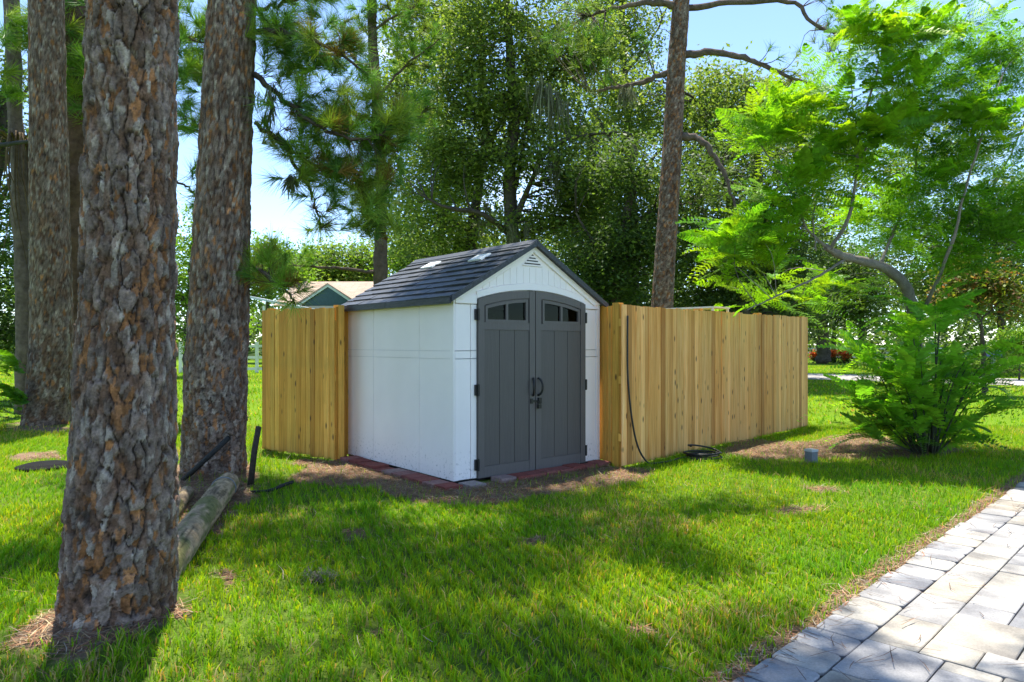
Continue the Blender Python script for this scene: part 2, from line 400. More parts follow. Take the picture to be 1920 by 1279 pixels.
# ------------------------------------------------------------------ driveway of separate pavers
drive = link('driveway', None, None, None, 'structure')
bpy.data.objects.remove(drive)
bmj = bmesh.new(); box(bmj, -2.5, 22, 0.02, 4.2, -.12, .004)
drive = link('driveway', bm_mesh('driveway', bmj), MAT['joint'], None, 'structure')
drive.location = (E0[0], E0[1], 0); drive.rotation_euler = (0, 0, DRA)   # local +y is left of DD; flip with -y
drive.scale = (1, 1, 1)
for v in drive.data.vertices: v.co.y = -v.co.y
drive.data.flip_normals()
def rounded(x0, x1, y0, y1, r, k=3):
    P = []
    for cx, cy, a0 in ((x1 - r, y1 - r, 0), (x0 + r, y1 - r, 90), (x0 + r, y0 + r, 180), (x1 - r, y0 + r, 270)):
        for i in range(k + 1): a_ = R(a0 + 90 * i / k); P.append((cx + r * math.cos(a_), cy + r * math.sin(a_)))
    return P
def paver(x0, x1, y0, y1, r=.006):
    g = .0032; bm = bmesh.new(); P = rounded(x0 + g, x1 - g, y0 + g, y1 - g, r, 1 if r < .02 else 3)
    cx, cy = (x0 + x1) / 2, (y0 + y1) / 2; zt = .021 + random.uniform(-.0025, .0025); tl = (random.uniform(-.012, .012), random.uniform(-.012, .012))
    top = lambda x, y: zt + (x - cx) * tl[0] + (y - cy) * tl[1]
    c = .004
    A_ = [bm.verts.new((x - cx, y - cy, -.03)) for x, y in P]; B_ = [bm.verts.new((x - cx, y - cy, top(x, y) - c)) for x, y in P]
    C_ = [bm.verts.new(((x - cx) * (1 - 2 * c / (x1 - x0)), (y - cy) * (1 - 2 * c / (y1 - y0)), top(x, y))) for x, y in P]; n = len(P)
    for i in range(n):
        j = (i + 1) % n; bm.faces.new((A_[i], A_[j], B_[j], B_[i])); bm.faces.new((B_[i], B_[j], C_[j], C_[i]))
    bm.faces.new(C_)
    o = link('paver', bm_mesh('paver', bm), MAT['paver'], drive); o.location = (cx, cy, 0); return o
x = -1.4; B = .236
while x < 7.4:
    w = B if random.random() < .8 else .355
    paver(x, x + w, -B + random.uniform(-.004, .004), random.uniform(-.006, .022), .03); x += w
U = .108; NX, NY = 80, 18; occ = np.zeros((NX, NY), bool); npv = 0; lastp = None
SZ = [(3, 3), (3, 2), (2, 3), (4, 2), (2, 2), (2, 4), (3, 2), (4, 3)]
for j in range(NY):
    for i in range(NX):
        if occ[i, j]: continue
        done = False
        for w, h in random.sample(SZ, len(SZ)) + [(2, 1), (1, 2), (1, 1)]:
            if i + w <= NX and j + h <= NY and not occ[i:i + w, j:j + h].any():
                if (w, h) in ((2, 2),) and random.random() < .4: continue
                if i and i + w < NX and j and not occ[i, j] and (w, h) == lastp and random.random() < .7: continue
                lastp = (w, h)
                occ[i:i + w, j:j + h] = True; done = True
                paver(-1.4 + i * U, -1.4 + (i + w) * U, -B - (j + h) * U, -B - j * U); npv += 1; break

# ------------------------------------------------------------------ bark trunks
_lat2 = np.random.default_rng(5).random((4, 512, 512))
def pfbm(a, b, k, octs, layer=0):
    """fbm over a in 0..1 (periodic, k lattice cells round) and b (lattice cells along)"""
    out = 0; amp = 1; tot = 0
    for o in range(octs):
        kk = k * 2 ** o; x = a * kk; y = b * 2 ** o + 17 * o; xi = np.floor(x).astype(int); yi = np.floor(y).astype(int); fx = x - xi; fy = y - yi
        fx = fx * fx * (3 - 2 * fx); fy = fy * fy * (3 - 2 * fy); Lt = _lat2[layer]; g = lambda p, q: Lt[p % kk % 512, q % 512]
        out = out + amp * ((g(xi, yi) * (1 - fx) + g(xi + 1, yi) * fx) * (1 - fy) + (g(xi, yi + 1) * (1 - fx) + g(xi + 1, yi + 1) * fx) * fy); tot += amp; amp *= .55
    return out / tot
def bark_trunk(P, rad, nu, nv, cw, chh, depth, seed, flare=.0, roots=5, warm=.18, light=1.0):
    """pine bark: flat flaking plates split by fissures, displaced in the mesh"""
    rg = np.random.default_rng(seed); off = rg.uniform(0, 200)
    P = smooth_path(P, nv); s = np.concatenate([[0], np.cumsum(np.linalg.norm(np.diff(P, axis=0), axis=1))]); Lg = s[-1]
    rad = np.interp(np.linspace(0, 1, nv), np.linspace(0, 1, len(rad)), rad)
    T, A, B_ = frames(P); th = np.arange(nu) / nu * 2 * np.pi; TH, SS = np.meshgrid(th, s); a01 = TH / (2 * np.pi); circ = 2 * np.pi * rad.mean()
    def vor(nc, rh, jit, wa, wk):
        nr = int(Lg / rh) + 12; J = rg.uniform(.5 - jit, .5 + jit, (nr, nc, 2)); ID = rg.random((nr, nc, 3))
        w1 = pfbm(a01, SS / rh + off, nc, 4, 0) - .5; w2 = pfbm(a01, SS / rh + off + 50, nc, 4, 1) - .5
        a = a01 * nc + wa * w1; b = SS / rh + 3 + wa * w2; ai = np.floor(a).astype(int); best = np.full(a.shape, 9.); sec = np.full(a.shape, 9.); bi_ = np.zeros(a.shape + (3,)); dxs = np.zeros(a.shape); dys = np.zeros(a.shape); sdx = np.zeros(a.shape); 
        for di in (-1, 0, 1):
            c_ = (ai + di) % nc; bb = b + (c_ % 2) * .5 + ((c_ * 7) % 5) * .13; bi = np.floor(bb).astype(int)
            for dj in (-1, 0, 1):
                r_ = np.clip(bi + dj, 0, nr - 1); ddx = a - (ai + di + J[r_, c_, 0]); ddy = bb - (bi + dj + J[r_, c_, 1]); d = np.maximum(np.abs(ddx), np.abs(ddy) * .85) * .6 + .4 * np.hypot(ddx, ddy); less = d < best
                sec = np.where(less, best, np.minimum(sec, d)); bi_ = np.where(less[..., None], ID[r_, c_], bi_); dxs = np.where(less, ddx, dxs); dys = np.where(less, ddy, dys); best = np.where(less, d, best)
        return sec - best, bi_, dxs, dys
    e1, I1, dx1, dy1 = vor(max(6, int(round(circ / cw))), chh, .46, 1.15, 1)
    e2, I2, dx2, dy2 = vor(max(9, int(round(circ / cw * 2.3))), chh * .40, .47, 1.3, 2)
    side = np.abs(dx1) / (np.abs(dx1) + np.abs(dy1) + 1e-6)
    wdt = .015 + .16 * side ** 1.5
    plate = sstep(.0, 1, e1 / wdt); fl = sstep(0, .05, e2)
    n = pfbm(a01, SS / (cw * 1.5) + off, max(4, int(circ / cw)), 4, 2); ter = np.floor(n * 9 + I1[..., 0] * 1.7) / 9; fine = pfbm(a01, SS / .03 + off, int(circ / .022), 3, 3) - .5
    h = depth * (plate * (.55 + .35 * I1[..., 0]) + plate * 1.05 * (ter - n * .2 - .35) + .34 * plate * fl * (I2[..., 0] - .3) + plate * .14 * (dx1 * (I1[..., 1] - .5) + dy1 * (I1[..., 2] - .5)) + .30 * fine) - depth * .6
    RR = rad[:, None] * (1 + flare * np.exp(-SS / .22) * (.7 + .45 * np.cos(roots * TH + seed))) + h + .010 * (pfbm(a01, SS / .8, 5, 2, 1) - .5)
    V = P[:, None] + RR[..., None] * (np.cos(TH)[..., None] * A[:, None] + np.sin(TH)[..., None] * B_[:, None])
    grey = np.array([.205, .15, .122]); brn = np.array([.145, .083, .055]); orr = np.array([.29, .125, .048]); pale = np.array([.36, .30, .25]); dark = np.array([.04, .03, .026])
    tone = I2[..., 0] * .5 + .5 * (n - .2) / .6
    c = brn + (grey - brn) * sstep(.25, .6, tone)[..., None]
    c = c + (pale - c) * (sstep(.80, .9, I2[..., 1]) * .7 * fl)[..., None]
    hole = ((I2[..., 2] < warm) & (I1[..., 1] < .65)) * fl * plate * sstep(.32, .5, n + .25 * I2[..., 1])
    c = c + (orr * (.6 + .7 * I2[..., 1:2]) - c) * (hole * .9)[..., None]
    c = c * (.72 + .5 * I1[..., 2:3]) * (.7 + 1.5 * (fine[..., None] + .22)) * light
    c = c + (dark - c) * (1 - plate)[..., None] * .8  # fissures get darker bark colour, with crack shade painted in too
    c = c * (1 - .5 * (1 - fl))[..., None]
    RRh = hole * .25 * depth; V -= RRh[..., None] * (np.cos(TH)[..., None] * A[:, None] + np.sin(TH)[..., None] * B_[:, None])
    i = np.arange(nv - 1)[:, None] * nu; j = np.arange(nu)[None]; j2 = (j + 1) % nu
    Q = np.stack([i + j, i + j2, i + nu + j2, i + nu + j], -1).reshape(-1, 4)
    return mesh('trunk', V.reshape(-1, 3), Q, np.clip(c, .01, 1).reshape(-1, 3), True)
def simple_limb(acc, P, r0, r1, n, seg, col, wob=0.0, seed=0):
    rg = np.random.default_rng(seed); Q = smooth_path(P, n)
    if wob: Q[1:-1] += rg.normal(0, wob, Q[1:-1].shape)
    r = np.linspace(r0, r1, n) * (1 + .08 * rg.normal(size=n)); V, Fq = tube(Q, np.abs(r), seg)
    cc = np.array(col) * (.75 + .5 * rg.random((len(V), 1))); acc.add(V, Fq, cc); return Q

def pw(L_, Z):   # image path at a depth (or depths) -> world path
    return np.array([W(p[0], p[1], p[2] if len(p) > 2 else Z) for p in L_])

# main foreground pine
t = thing('pine_tree', 'thick foreground pine trunk with plated grey and orange bark, nearest the camera', 'tree', (*T1, 0))
P = [(T1[0] - .005, T1[1], -.12), (T1[0], T1[1], .0), W(229, 1000, T1[1]), W(238, 640, T1[1]), W(244, 320, T1[1]), W(250, 0, T1[1]), W(253, -90, T1[1])]
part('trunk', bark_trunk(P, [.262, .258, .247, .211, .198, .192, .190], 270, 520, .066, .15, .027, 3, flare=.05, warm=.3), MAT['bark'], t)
acc = Acc(); simple_limb(acc, [W(253, -80, T1[1]), W(262, -700, T1[1]), W(280, -3600, T1[1])], .21, .10, 24, 16, (.18, .14, .12)); part('upper_trunk', acc.me('upper_trunk'), MAT['bark_far'], t)
pine1 = t
# second pine
t2 = thing('pine_tree', 'second pine trunk beside the left fence panel, with a needled bough to the right', 'tree', (*T2, 0))
z2 = T2[1]
P = [(T2[0], z2, -.12), (T2[0], z2, 0), W(402, 800, z2), W(408, 640, z2), W(421, 320, z2), W(436, 0, z2), W(440, -80, z2)]
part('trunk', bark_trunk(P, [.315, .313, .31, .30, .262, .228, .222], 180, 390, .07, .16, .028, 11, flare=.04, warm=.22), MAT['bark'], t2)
# third pine
t3 = thing('pine_tree', 'pine trunk at the left edge of the picture with a fern at its foot', 'tree', (*T3, 0))
z3 = T3[1]
P = [(T3[0], z3, -.12), (T3[0], z3, 0), W(96, 640, z3), W(92, 320, z3), W(87, 0, z3), W(86, -60, z3)]
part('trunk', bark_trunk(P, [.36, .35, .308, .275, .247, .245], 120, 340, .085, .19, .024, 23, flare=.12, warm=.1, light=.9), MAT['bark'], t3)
# fourth, brown trunk tucked behind the third
t4 = thing('pine_tree', 'brown trunk half hidden between the leftmost pine and the foreground pine', 'tree', (*G(140, 785), 0))
z4 = float(G(140, 785)[1]); acc = Acc()
simple_limb(acc, [W(140, 800, z4), W(141, 600, z4), W(140, 300, z4), W(136, 0, z4), W(134, -80, z4)], .30, .24, 60, 20, (.12, .075, .05), .012, 4); part('trunk', acc.me('trunk'), MAT['bark_far'], t4)

# ------------------------------------------------------------------ foliage generators
def rot_dirs(n, rg): 
    v = rg.normal(size=(n, 3)); return v / np.linalg.norm(v, axis=1)[:, None]
def leaves(C, n, spread, size, cols, seed, aspect=.5, up=.5):
    """n leaves round each centre: folded diamonds (one quad each)"""
    rg = np.random.default_rng(seed); C = np.repeat(np.asarray(C), n, 0); N = len(C)
    P = C + rg.normal(size=(N, 3)) * np.asarray(spread); nr = rot_dirs(N, rg); nr[:, 2] = np.abs(nr[:, 2]) + up; nr /= np.linalg.norm(nr, axis=1)[:, None]
    d = np.cross(nr, rot_dirs(N, rg)); d /= np.linalg.norm(d, axis=1)[:, None] + 1e-9; b = np.cross(nr, d)
    s = (size * (.6 + .8 * rg.random(N)))[:, None]
    V = np.stack([P - d * s * .5, P + b * s * aspect * .5 - nr * s * .06, P + d * s * .5, P - b * s * aspect * .5 - nr * s * .06], 1).reshape(-1, 3)
    Q = np.arange(N * 4).reshape(-1, 4); cols = np.asarray(cols); k = rg.integers(0, len(cols), N)
    c = cols[k] * (.7 + .6 * rg.random((N, 1))); return V, Q, np.repeat(c, 4, 0)
def needles(C, D, n, length, width, cols, seed, open_=.9):
    """bursts of pine needles round directions D at centres C (one thin triangle each)"""
    rg = np.random.default_rng(seed); N = len(C) * n; C_ = np.repeat(C, n, 0); D_ = np.repeat(D, n, 0)
    d = D_ + open_ * rot_dirs(N, rg); d /= np.linalg.norm(d, axis=1)[:, None] + 1e-9
    st = C_ - D_ * (rg.random((N, 1)) * length * .5); ln = length * (.7 + .5 * rg.random((N, 1)))
    e = st + d * ln; e[:, 2] -= (ln[:, 0] * .12); b = np.cross(d, rot_dirs(N, rg)); b /= np.linalg.norm(b, axis=1)[:, None] + 1e-9; w = width * .5
    V = np.stack([st - b * w, st + b * w, e], 1).reshape(-1, 3); cols = np.asarray(cols)
    kc = np.repeat(rg.integers(0, len(cols), len(C)), n); c = cols[kc] * (.65 + .7 * rg.random((N, 1)))
    return V, np.arange(N * 3).reshape(-1, 3), np.repeat(c, 3, 0)
def ell_centres(ells, Z, rg, shell=.45):
    """ellipsoids in photo pixels at depth Z: (px, py, rx, ry, count[, Z]) -> clump centres"""
    out = []
    for e in ells:
        z = e[5] if len(e) > 5 else Z; c = W(e[0], e[1], z); k = z / F
        d = rot_dirs(e[4], rg); r = rg.random(e[4]) ** shell
        out.append(c + d * r[:, None] * np.array([e[2] * k, (e[2] + e[3]) * .5 * k, e[3] * k]))
    return np.vstack(out)
def twigs(acc, skel, C, rg, r0, col, every=1, maxlen=4):
    skel = np.asarray(skel)
    for c in C[::every]:
        d = np.linalg.norm(skel - c, axis=1) + .4 * np.maximum(0, skel[:, 2] - c[2]); i = int(d.argmin())
        if d[i] > maxlen: continue
        a = skel[i]; mid = (a + c) / 2 + rg.normal(0, .08, 3) * d[i] + np.array([0, 0, .08 * d[i]])
        P_ = smooth_path([a, mid, c], 6); acc.tube(P_, np.linspace(r0, r0 * .3, 6), 4, np.array(col) * (.7 + .6 * rg.random()))

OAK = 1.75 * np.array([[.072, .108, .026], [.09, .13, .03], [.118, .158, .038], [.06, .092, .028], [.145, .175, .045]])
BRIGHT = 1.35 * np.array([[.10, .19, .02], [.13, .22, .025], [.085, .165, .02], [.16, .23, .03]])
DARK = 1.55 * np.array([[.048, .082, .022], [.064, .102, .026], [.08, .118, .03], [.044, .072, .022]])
PINE = 1.65 * np.array([[.075, .155, .02], [.06, .13, .025], [.10, .18, .02], [.14, .19, .025]])
OAKBARK = (.085, .072, .058)

def broad_tree(name, label, group, Z, trunk, limbs, ells, cols, size, n, spread, seed, r=(.3, .1), base_px=None, twig_every=2, limb_r=.45, extra=None, col=OAKBARK):
    rg = np.random.default_rng(seed); b = G(*base_px) if base_px else None
    P = pw(trunk, Z); P = np.vstack([[P[0][0], P[0][1], -.1], P]) if P[0][2] > .1 else P
    t = thing(name, label, 'tree', (P[0][0], P[0][1], 0), 0, group); spread = tuple(.8 * q_ for q_ in spread); n = int(n * 1.1); size *= .95
    acc = Acc(); sk = [simple_limb(acc, P, r[0], r[1], 30, 12, col, .012 * Z / 20, seed)]
    part('trunk', acc.me('trunk'), MAT['bark_far'], t)
    for k, lb in enumerate(limbs):
        acc = Acc(); lp = pw(lb, Z); f = np.abs(sk[0] - lp[0]).sum(1).argmin() / 29; rr = (r[0] + (r[1] - r[0]) * f) * limb_r
        sk.append(simple_limb(acc, lp, max(rr, .03), max(rr * .3, .015), 16, 8, col, .012 * Z / 20, seed + k)); part('branch', acc.me('branch'), MAT['bark_far'], t)
    C = ell_centres(ells, Z, rg); SK = np.vstack(sk)
    acc = Acc(); twigs(acc, SK, C, rg, .022 * Z / 20, col, twig_every)
    if acc.V: part('twig', acc.me('twig'), MAT['bark_far'], t, 'stuff')
    V, Q, c = leaves(C, n, spread, size, cols, seed + 50); part('crown', mesh('crown', V, Q, c), MAT['leaf'], t, 'stuff')
    return t

# live oaks straight behind the shed
broad_tree('oak_tree', 'tall multi-limbed oak rising directly behind the shed roof, hung with moss', 'oaks behind the fence', 24,
    [(968, 640), (964, 500), (960, 430), (955, 330), (963, 230), (958, 120), (950, 0), (946, -130)],
    [[(964, 420), (1000, 330, 23.6), (1040, 272, 23.2), (1110, 252, 22.6), (1180, 250, 22)], [(962, 235), (1010, 170, 24.5), (1060, 110, 25), (1120, 40, 25.6)],
     [(957, 330), (922, 262, 24.6), (882, 190, 25), (832, 140, 25.4)], [(962, 445), (905, 402, 23), (845, 392, 22.4), (800, 372, 22)], [(960, 380), (985, 250, 24), (1000, 120, 24)]],
    [(955, 40, 150, 130, 85), (1075, 110, 110, 90, 55), (860, 150, 110, 110, 50), (1060, 300, 140, 90, 62), (905, 290, 100, 80, 36), (1110, 385, 110, 80, 50), (1000, 425, 110, 50, 24), (820, 330, 90, 80, 35), (960, 190, 120, 60, 40)],
    OAK, .165, 115, (.42, .42, .32), 101, (.34, .09))
broad_tree('oak_tree', 'slimmer dark oak stem left of the tallest oak, leaning right above the shed roof', 'oaks behind the fence', 27,
    [(872, 650), (885, 440), (893, 380), (904, 300), (912, 230), (905, 120), (900, 20)],
    [[(893, 380), (850, 330), (800, 290), (760, 250)], [(904, 300), (940, 230), (980, 190)], [(886, 440), (830, 400), (790, 330)]],
    [(800, 420, 110, 80, 50), (790, 250, 80, 90, 30), (840, 60, 100, 90, 40), (860, 460, 110, 45, 22), (760, 130, 60, 110, 40), (800, 20, 70, 60, 24)],
    OAK, .16, 90, (.5, .5, .36), 131, (.26, .1))
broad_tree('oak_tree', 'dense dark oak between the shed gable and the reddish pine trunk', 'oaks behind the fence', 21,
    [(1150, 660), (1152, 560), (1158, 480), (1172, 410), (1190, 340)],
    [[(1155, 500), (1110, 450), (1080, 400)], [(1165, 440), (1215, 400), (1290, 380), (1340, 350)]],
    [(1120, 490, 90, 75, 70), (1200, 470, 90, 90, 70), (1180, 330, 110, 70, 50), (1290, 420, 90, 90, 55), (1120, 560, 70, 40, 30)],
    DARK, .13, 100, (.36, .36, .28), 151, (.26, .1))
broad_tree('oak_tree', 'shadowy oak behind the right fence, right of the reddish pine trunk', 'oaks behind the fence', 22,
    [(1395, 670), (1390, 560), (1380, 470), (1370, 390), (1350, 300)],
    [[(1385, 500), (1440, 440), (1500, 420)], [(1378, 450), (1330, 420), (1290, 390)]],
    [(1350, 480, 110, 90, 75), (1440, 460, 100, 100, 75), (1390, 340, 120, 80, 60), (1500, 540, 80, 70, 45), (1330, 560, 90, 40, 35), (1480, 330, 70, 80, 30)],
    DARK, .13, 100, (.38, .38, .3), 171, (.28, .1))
broad_tree('oak_tree', 'far olive-green oak crown filling the sky right of the reddish pine', 'oaks behind the fence', 26,
    [(1440, 680), (1430, 500), (1420, 350), (1410, 220), (1400, 150)], [[(1420, 330), (1350, 240), (1310, 190)], [(1415, 280), (1480, 220), (1540, 190)]],
    [(1350, 200, 80, 80, 40), (1430, 230, 110, 80, 60), (1330, 310, 80, 80, 45), (1500, 260, 70, 60, 30), (1180, 200, 60, 70, 22)],
    OAK, .18, 90, (.55, .55, .4), 181, (.3, .12))
broad_tree('oak_tree', 'far olive oak filling the gaps left of the tallest oak', 'oaks behind the fence', 37,
    [(820, 670), (822, 520), (830, 400), (835, 280)], [[(825, 480), (780, 400), (750, 340)], [(830, 400), (880, 320), (920, 260)]],
    [(800, 420, 100, 110, 60), (880, 300, 110, 110, 55), (790, 220, 80, 110, 36), (930, 470, 110, 80, 50)], OAK, .22, 95, (.7, .7, .5), 271, (.35, .12))
broad_tree('oak_tree', 'far olive oak filling the gaps between the tallest oak and the reddish pine', 'oaks behind the fence', 38,
    [(1100, 670), (1102, 520), (1105, 380), (1110, 260)], [[(1104, 450), (1050, 370), (1010, 320)], [(1106, 380), (1160, 300), (1210, 250)]],
    [(1080, 420, 120, 100, 60), (1160, 300, 120, 110, 60), (1050, 220, 110, 110, 50), (1230, 420, 100, 100, 50), (1130, 120, 90, 80, 24)], OAK, .22, 95, (.7, .7, .5), 281, (.35, .12))
broad_tree('oak_tree', 'high oak crown in the gap between tall oak and reddish pine at the top', 'oaks behind the fence', 29,
    [(1190, 680), (1188, 480), (1180, 300), (1170, 120), (1165, -60)], [[(1182, 320), (1120, 220), (1090, 120)], [(1172, 140), (1230, 60), (1260, -20)], [(1184, 360), (1240, 280), (1320, 230)]],
    [(1170, 60, 80, 110, 46), (1100, -20, 90, 60, 30), (1200, 210, 70, 80, 34), (1330, 200, 90, 60, 34), (1420, 190, 80, 50, 30)], OAK, .17, 95, (.45, .45, .35), 291, (.3, .1))
# left background
broad_tree('oak_tree', 'dark leafy tree at the far left edge behind the vine-hung trunk', 'trees along the left edge', 17,
    [(-40, 700), (-30, 500), (-10, 350), (10, 200), (20, 60)], [[(-20, 420), (40, 300), (70, 240)], [(0, 280), (60, 150), (120, 80)]],
    [(-20, 560, 90, 110, 50), (20, 420, 70, 90, 30), (10, 200, 80, 110, 36), (-60, 300, 110, 150, 50), (20, 640, 40, 40, 14)],
    DARK, .12, 90, (.32, .32, .26), 191, (.2, .08))
broad_tree('broadleaf_tree', 'sunlit green tree seen in the gap between the two nearest pine trunks', 'sunlit trees beyond the left lawn', 30,
    [(350, 690), (352, 600), (356, 520), (362, 450)], [[(352, 580), (330, 520), (320, 480)]],
    [(350, 470, 60, 90, 34), (330, 560, 70, 60, 26), (150, 560, 90, 90, 26), (400, 620, 80, 40, 22)],
    BRIGHT, .16, 90, (.5, .5, .36), 201, (.16, .06))
broad_tree('broadleaf_tree', 'bright round tree beyond the tan house roof, left of the slim pine', 'sunlit trees beyond the left lawn', 58,
    [(620, 660), (622, 560), (625, 490)], [[(622, 540), (590, 500)], [(622, 540), (660, 500)]],
    [(620, 495, 62, 42, 60), (560, 510, 50, 40, 40), (680, 500, 50, 42, 45), (640, 520, 90, 28, 40)],
    np.vstack([BRIGHT, OAK]), .32, 80, (.8, .8, .6), 211, (.25, .1))
broad_tree('broadleaf_tree', 'yellow-green tree left of the tan house, beside the second pine trunk', 'sunlit trees beyond the left lawn', 52,
    [(500, 660), (502, 560), (505, 500)], [[(502, 540), (480, 500)], [(502, 540), (530, 505)]],
    [(500, 500, 55, 50, 55), (460, 520, 60, 50, 40), (540, 530, 50, 40, 30)], BRIGHT, .3, 80, (.75, .75, .55), 221, (.22, .1))
broad_tree('broadleaf_tree', 'lime-green tree just behind the shed roof, right of the slim pine', 'sunlit trees beyond the left lawn', 44,
    [(765, 660), (766, 560), (770, 480)], [[(766, 540), (740, 490)], [(766, 540), (800, 480)]],
    [(760, 480, 55, 45, 50), (800, 500, 60, 50, 40)], BRIGHT, .25, 85, (.65, .65, .5), 231, (.2, .1))
broad_tree('oak_tree', 'big unseen oak added left of the camera to screen the sky', 'trees along the left edge', 2.0,  # unseen oak added to cut sky light on the shed's left side
    [(-5200, 1560), (-5200, 600), (-5100, -600), (-5000, -2400)], [[(-5150, -400), (-4000, -1800)], [(-5150, -400), (-6200, -2000)]],
    [(-5600, -1200, 1900, 1600, 110), (-5000, -3200, 2200, 1500, 90)], DARK, .22, 90, (.55, .55, .45), 401, (.3, .15))
# right background
broad_tree('broadleaf_tree', 'dark shade tree with black trunk beside the road behind the jacaranda', 'trees across the road', 50,
    [(1545, 680), (1542, 620), (1540, 560), (1545, 480)], [[(1542, 580), (1500, 530), (1470, 500)], [(1541, 570), (1590, 520), (1640, 480)]],
    [(1545, 500, 100, 80, 70), (1620, 520, 90, 70, 60), (1500, 580, 60, 40, 30), (1600, 590, 70, 30, 30)], DARK, .26, 80, (.8, .8, .6), 241, (.5, .2))
broad_tree('broadleaf_tree', 'bushy tree across the road at the right edge of the picture', 'trees across the road', 34,
    [(1880, 690), (1878, 620), (1870, 540), (1865, 450)], [[(1876, 600), (1830, 540), (1790, 500)]],
    [(1850, 420, 120, 110, 80), (1900, 560, 90, 70, 60), (1770, 540, 80, 70, 50), (1960, 400, 100, 120, 50), (1720, 440, 80, 90, 40), (1640, 330, 110, 90, 55), (1760, 290, 90, 80, 34), (1560, 400, 70, 70, 30)], OAK, .2, 85, (.6, .6, .45), 251, (.26, .1))
broad_tree('croton_tree', 'shrubby tree with reddish and yellow leaves behind the bush at right', 'trees across the road', 19,
    [(1845, 700), (1842, 640), (1835, 580), (1830, 530)], [[(1840, 610), (1800, 560)], [(1838, 600), (1880, 560)]],
    [(1830, 520, 55, 50, 34), (1870, 560, 50, 40, 24), (1790, 560, 45, 35, 18)],
    np.array([[.16, .20, .03], [.22, .22, .03], [.20, .08, .04], [.09, .14, .025], [.13, .17, .03], [.1, .15, .03], [.24, .16, .08]]), .13, 60, (.28, .28, .2), 261, (.07, .03))

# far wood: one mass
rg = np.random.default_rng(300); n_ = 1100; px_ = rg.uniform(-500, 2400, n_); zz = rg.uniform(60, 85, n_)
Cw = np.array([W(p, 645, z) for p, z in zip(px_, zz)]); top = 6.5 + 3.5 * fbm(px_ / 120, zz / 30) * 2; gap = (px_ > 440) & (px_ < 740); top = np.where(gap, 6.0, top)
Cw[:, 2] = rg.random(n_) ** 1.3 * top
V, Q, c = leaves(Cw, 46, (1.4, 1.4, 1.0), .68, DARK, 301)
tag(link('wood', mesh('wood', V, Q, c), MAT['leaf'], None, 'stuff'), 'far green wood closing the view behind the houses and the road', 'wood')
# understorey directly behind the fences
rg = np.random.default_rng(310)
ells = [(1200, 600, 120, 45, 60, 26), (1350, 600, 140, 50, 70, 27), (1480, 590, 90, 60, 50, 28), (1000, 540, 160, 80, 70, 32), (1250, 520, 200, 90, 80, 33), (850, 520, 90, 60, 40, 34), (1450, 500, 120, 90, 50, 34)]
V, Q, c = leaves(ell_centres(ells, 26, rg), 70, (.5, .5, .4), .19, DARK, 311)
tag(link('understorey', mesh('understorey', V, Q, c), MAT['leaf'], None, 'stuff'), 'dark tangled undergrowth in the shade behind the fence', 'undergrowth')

# slim pine, left of the shed roof
def pine_parts(t, Z, trunk, r, limbs, lr, seed, col, tuft, n=46, length=.26, width=.007, cols=PINE, nu=0, along=(.35, 1.0), side=.35, ells=None, dead=None):
    rg = np.random.default_rng(seed); sk = []
    if trunk is not None:
        acc = Acc(); sk.append(simple_limb(acc, pw(trunk, Z), r[0], r[1], 40, 16, col, .01, seed)); part('trunk', acc.me('trunk'), MAT['bark_far'], t)
    Cs, Ds = [], []
    for k, lb in enumerate(limbs):
        acc = Acc(); q = simple_limb(acc, pw(lb, Z), lr * (1.0 if k % 2 == 0 else .75), lr * .25, 24, 8, col, .012, seed + k)
        for m_ in range(tuft):
            i = int(rg.uniform(along[0], along[1]) * 23); d = rot_dirs(1, rg)[0]; d[2] = abs(d[2]) * .6 + .1; d += (q[min(i + 1, 23)] - q[max(i - 1, 0)]) * 3; d /= np.linalg.norm(d)
            ln = side * rg.uniform(.4, 1.6); e = q[i] + d * ln; mid = (q[i] + e) / 2 - np.array([0, 0, .12 * ln])
            acc.tube(smooth_path([q[i], mid, e], 6), np.linspace(lr * .13, lr * .07, 6), 4, np.array(col) * .8); Cs.append(e); d2 = e - mid; Ds.append(d2 / np.linalg.norm(d2))
        Cs.append(q[-1]); Ds.append((q[-1] - q[-3]) / np.linalg.norm(q[-1] - q[-3])); part('branch', acc.me('branch'), MAT['bark_far'], t); sk.append(q)
    if ells is not None:
        C = ell_centres(ells, Z, rg); acc = Acc(); twigs(acc, np.vstack(sk), C, rg, lr * .13, col, 1, 2.2)
        part('twig', acc.me('twig'), MAT['bark_far'], t, 'stuff')
        for c_ in C:
            d = rot_dirs(1, rg)[0]; d[2] = abs(d[2]); Cs.append(c_); Ds.append(d / np.linalg.norm(d))
    V, Q, c = needles(np.array(Cs), np.array(Ds), n, length, width, cols, seed + 9); part('crown', mesh('crown', V, Q, c), MAT['needle'], t, 'stuff')
t5 = thing('pine_tree', 'slim pine standing behind the shed, left of its roof, with open crown', 'tree', (*W(714, 645, 17)[:2], 0))
PB = (.10, .075, .06)
pine_parts(t5, 17, [(714, 760), (714, 560), (714, 430), (715, 330), (707, 200), (699, 80), (694, -90)], (.19, .11),
    [[(714, 512), (660, 506, 16.6), (600, 500, 16.2), (545, 497, 16)], [(706, 190), (735, 150), (775, 110), (830, 70)], [(703, 140), (665, 110), (640, 60)], [(698, 60), (740, 30), (790, 10)], [(712, 300), (760, 250), (800, 205)]],
    .055, 501, PB, 12, 50, .30, .014, np.vstack([PINE, [[.1, .12, .03]]]), along=(.5, 1), side=.5,
    ells=[(700, 30, 110, 60, 60), (640, 110, 60, 70, 30), (770, 70, 70, 70, 40), (690, 380, 60, 60, 24), (790, 200, 50, 60, 20)])
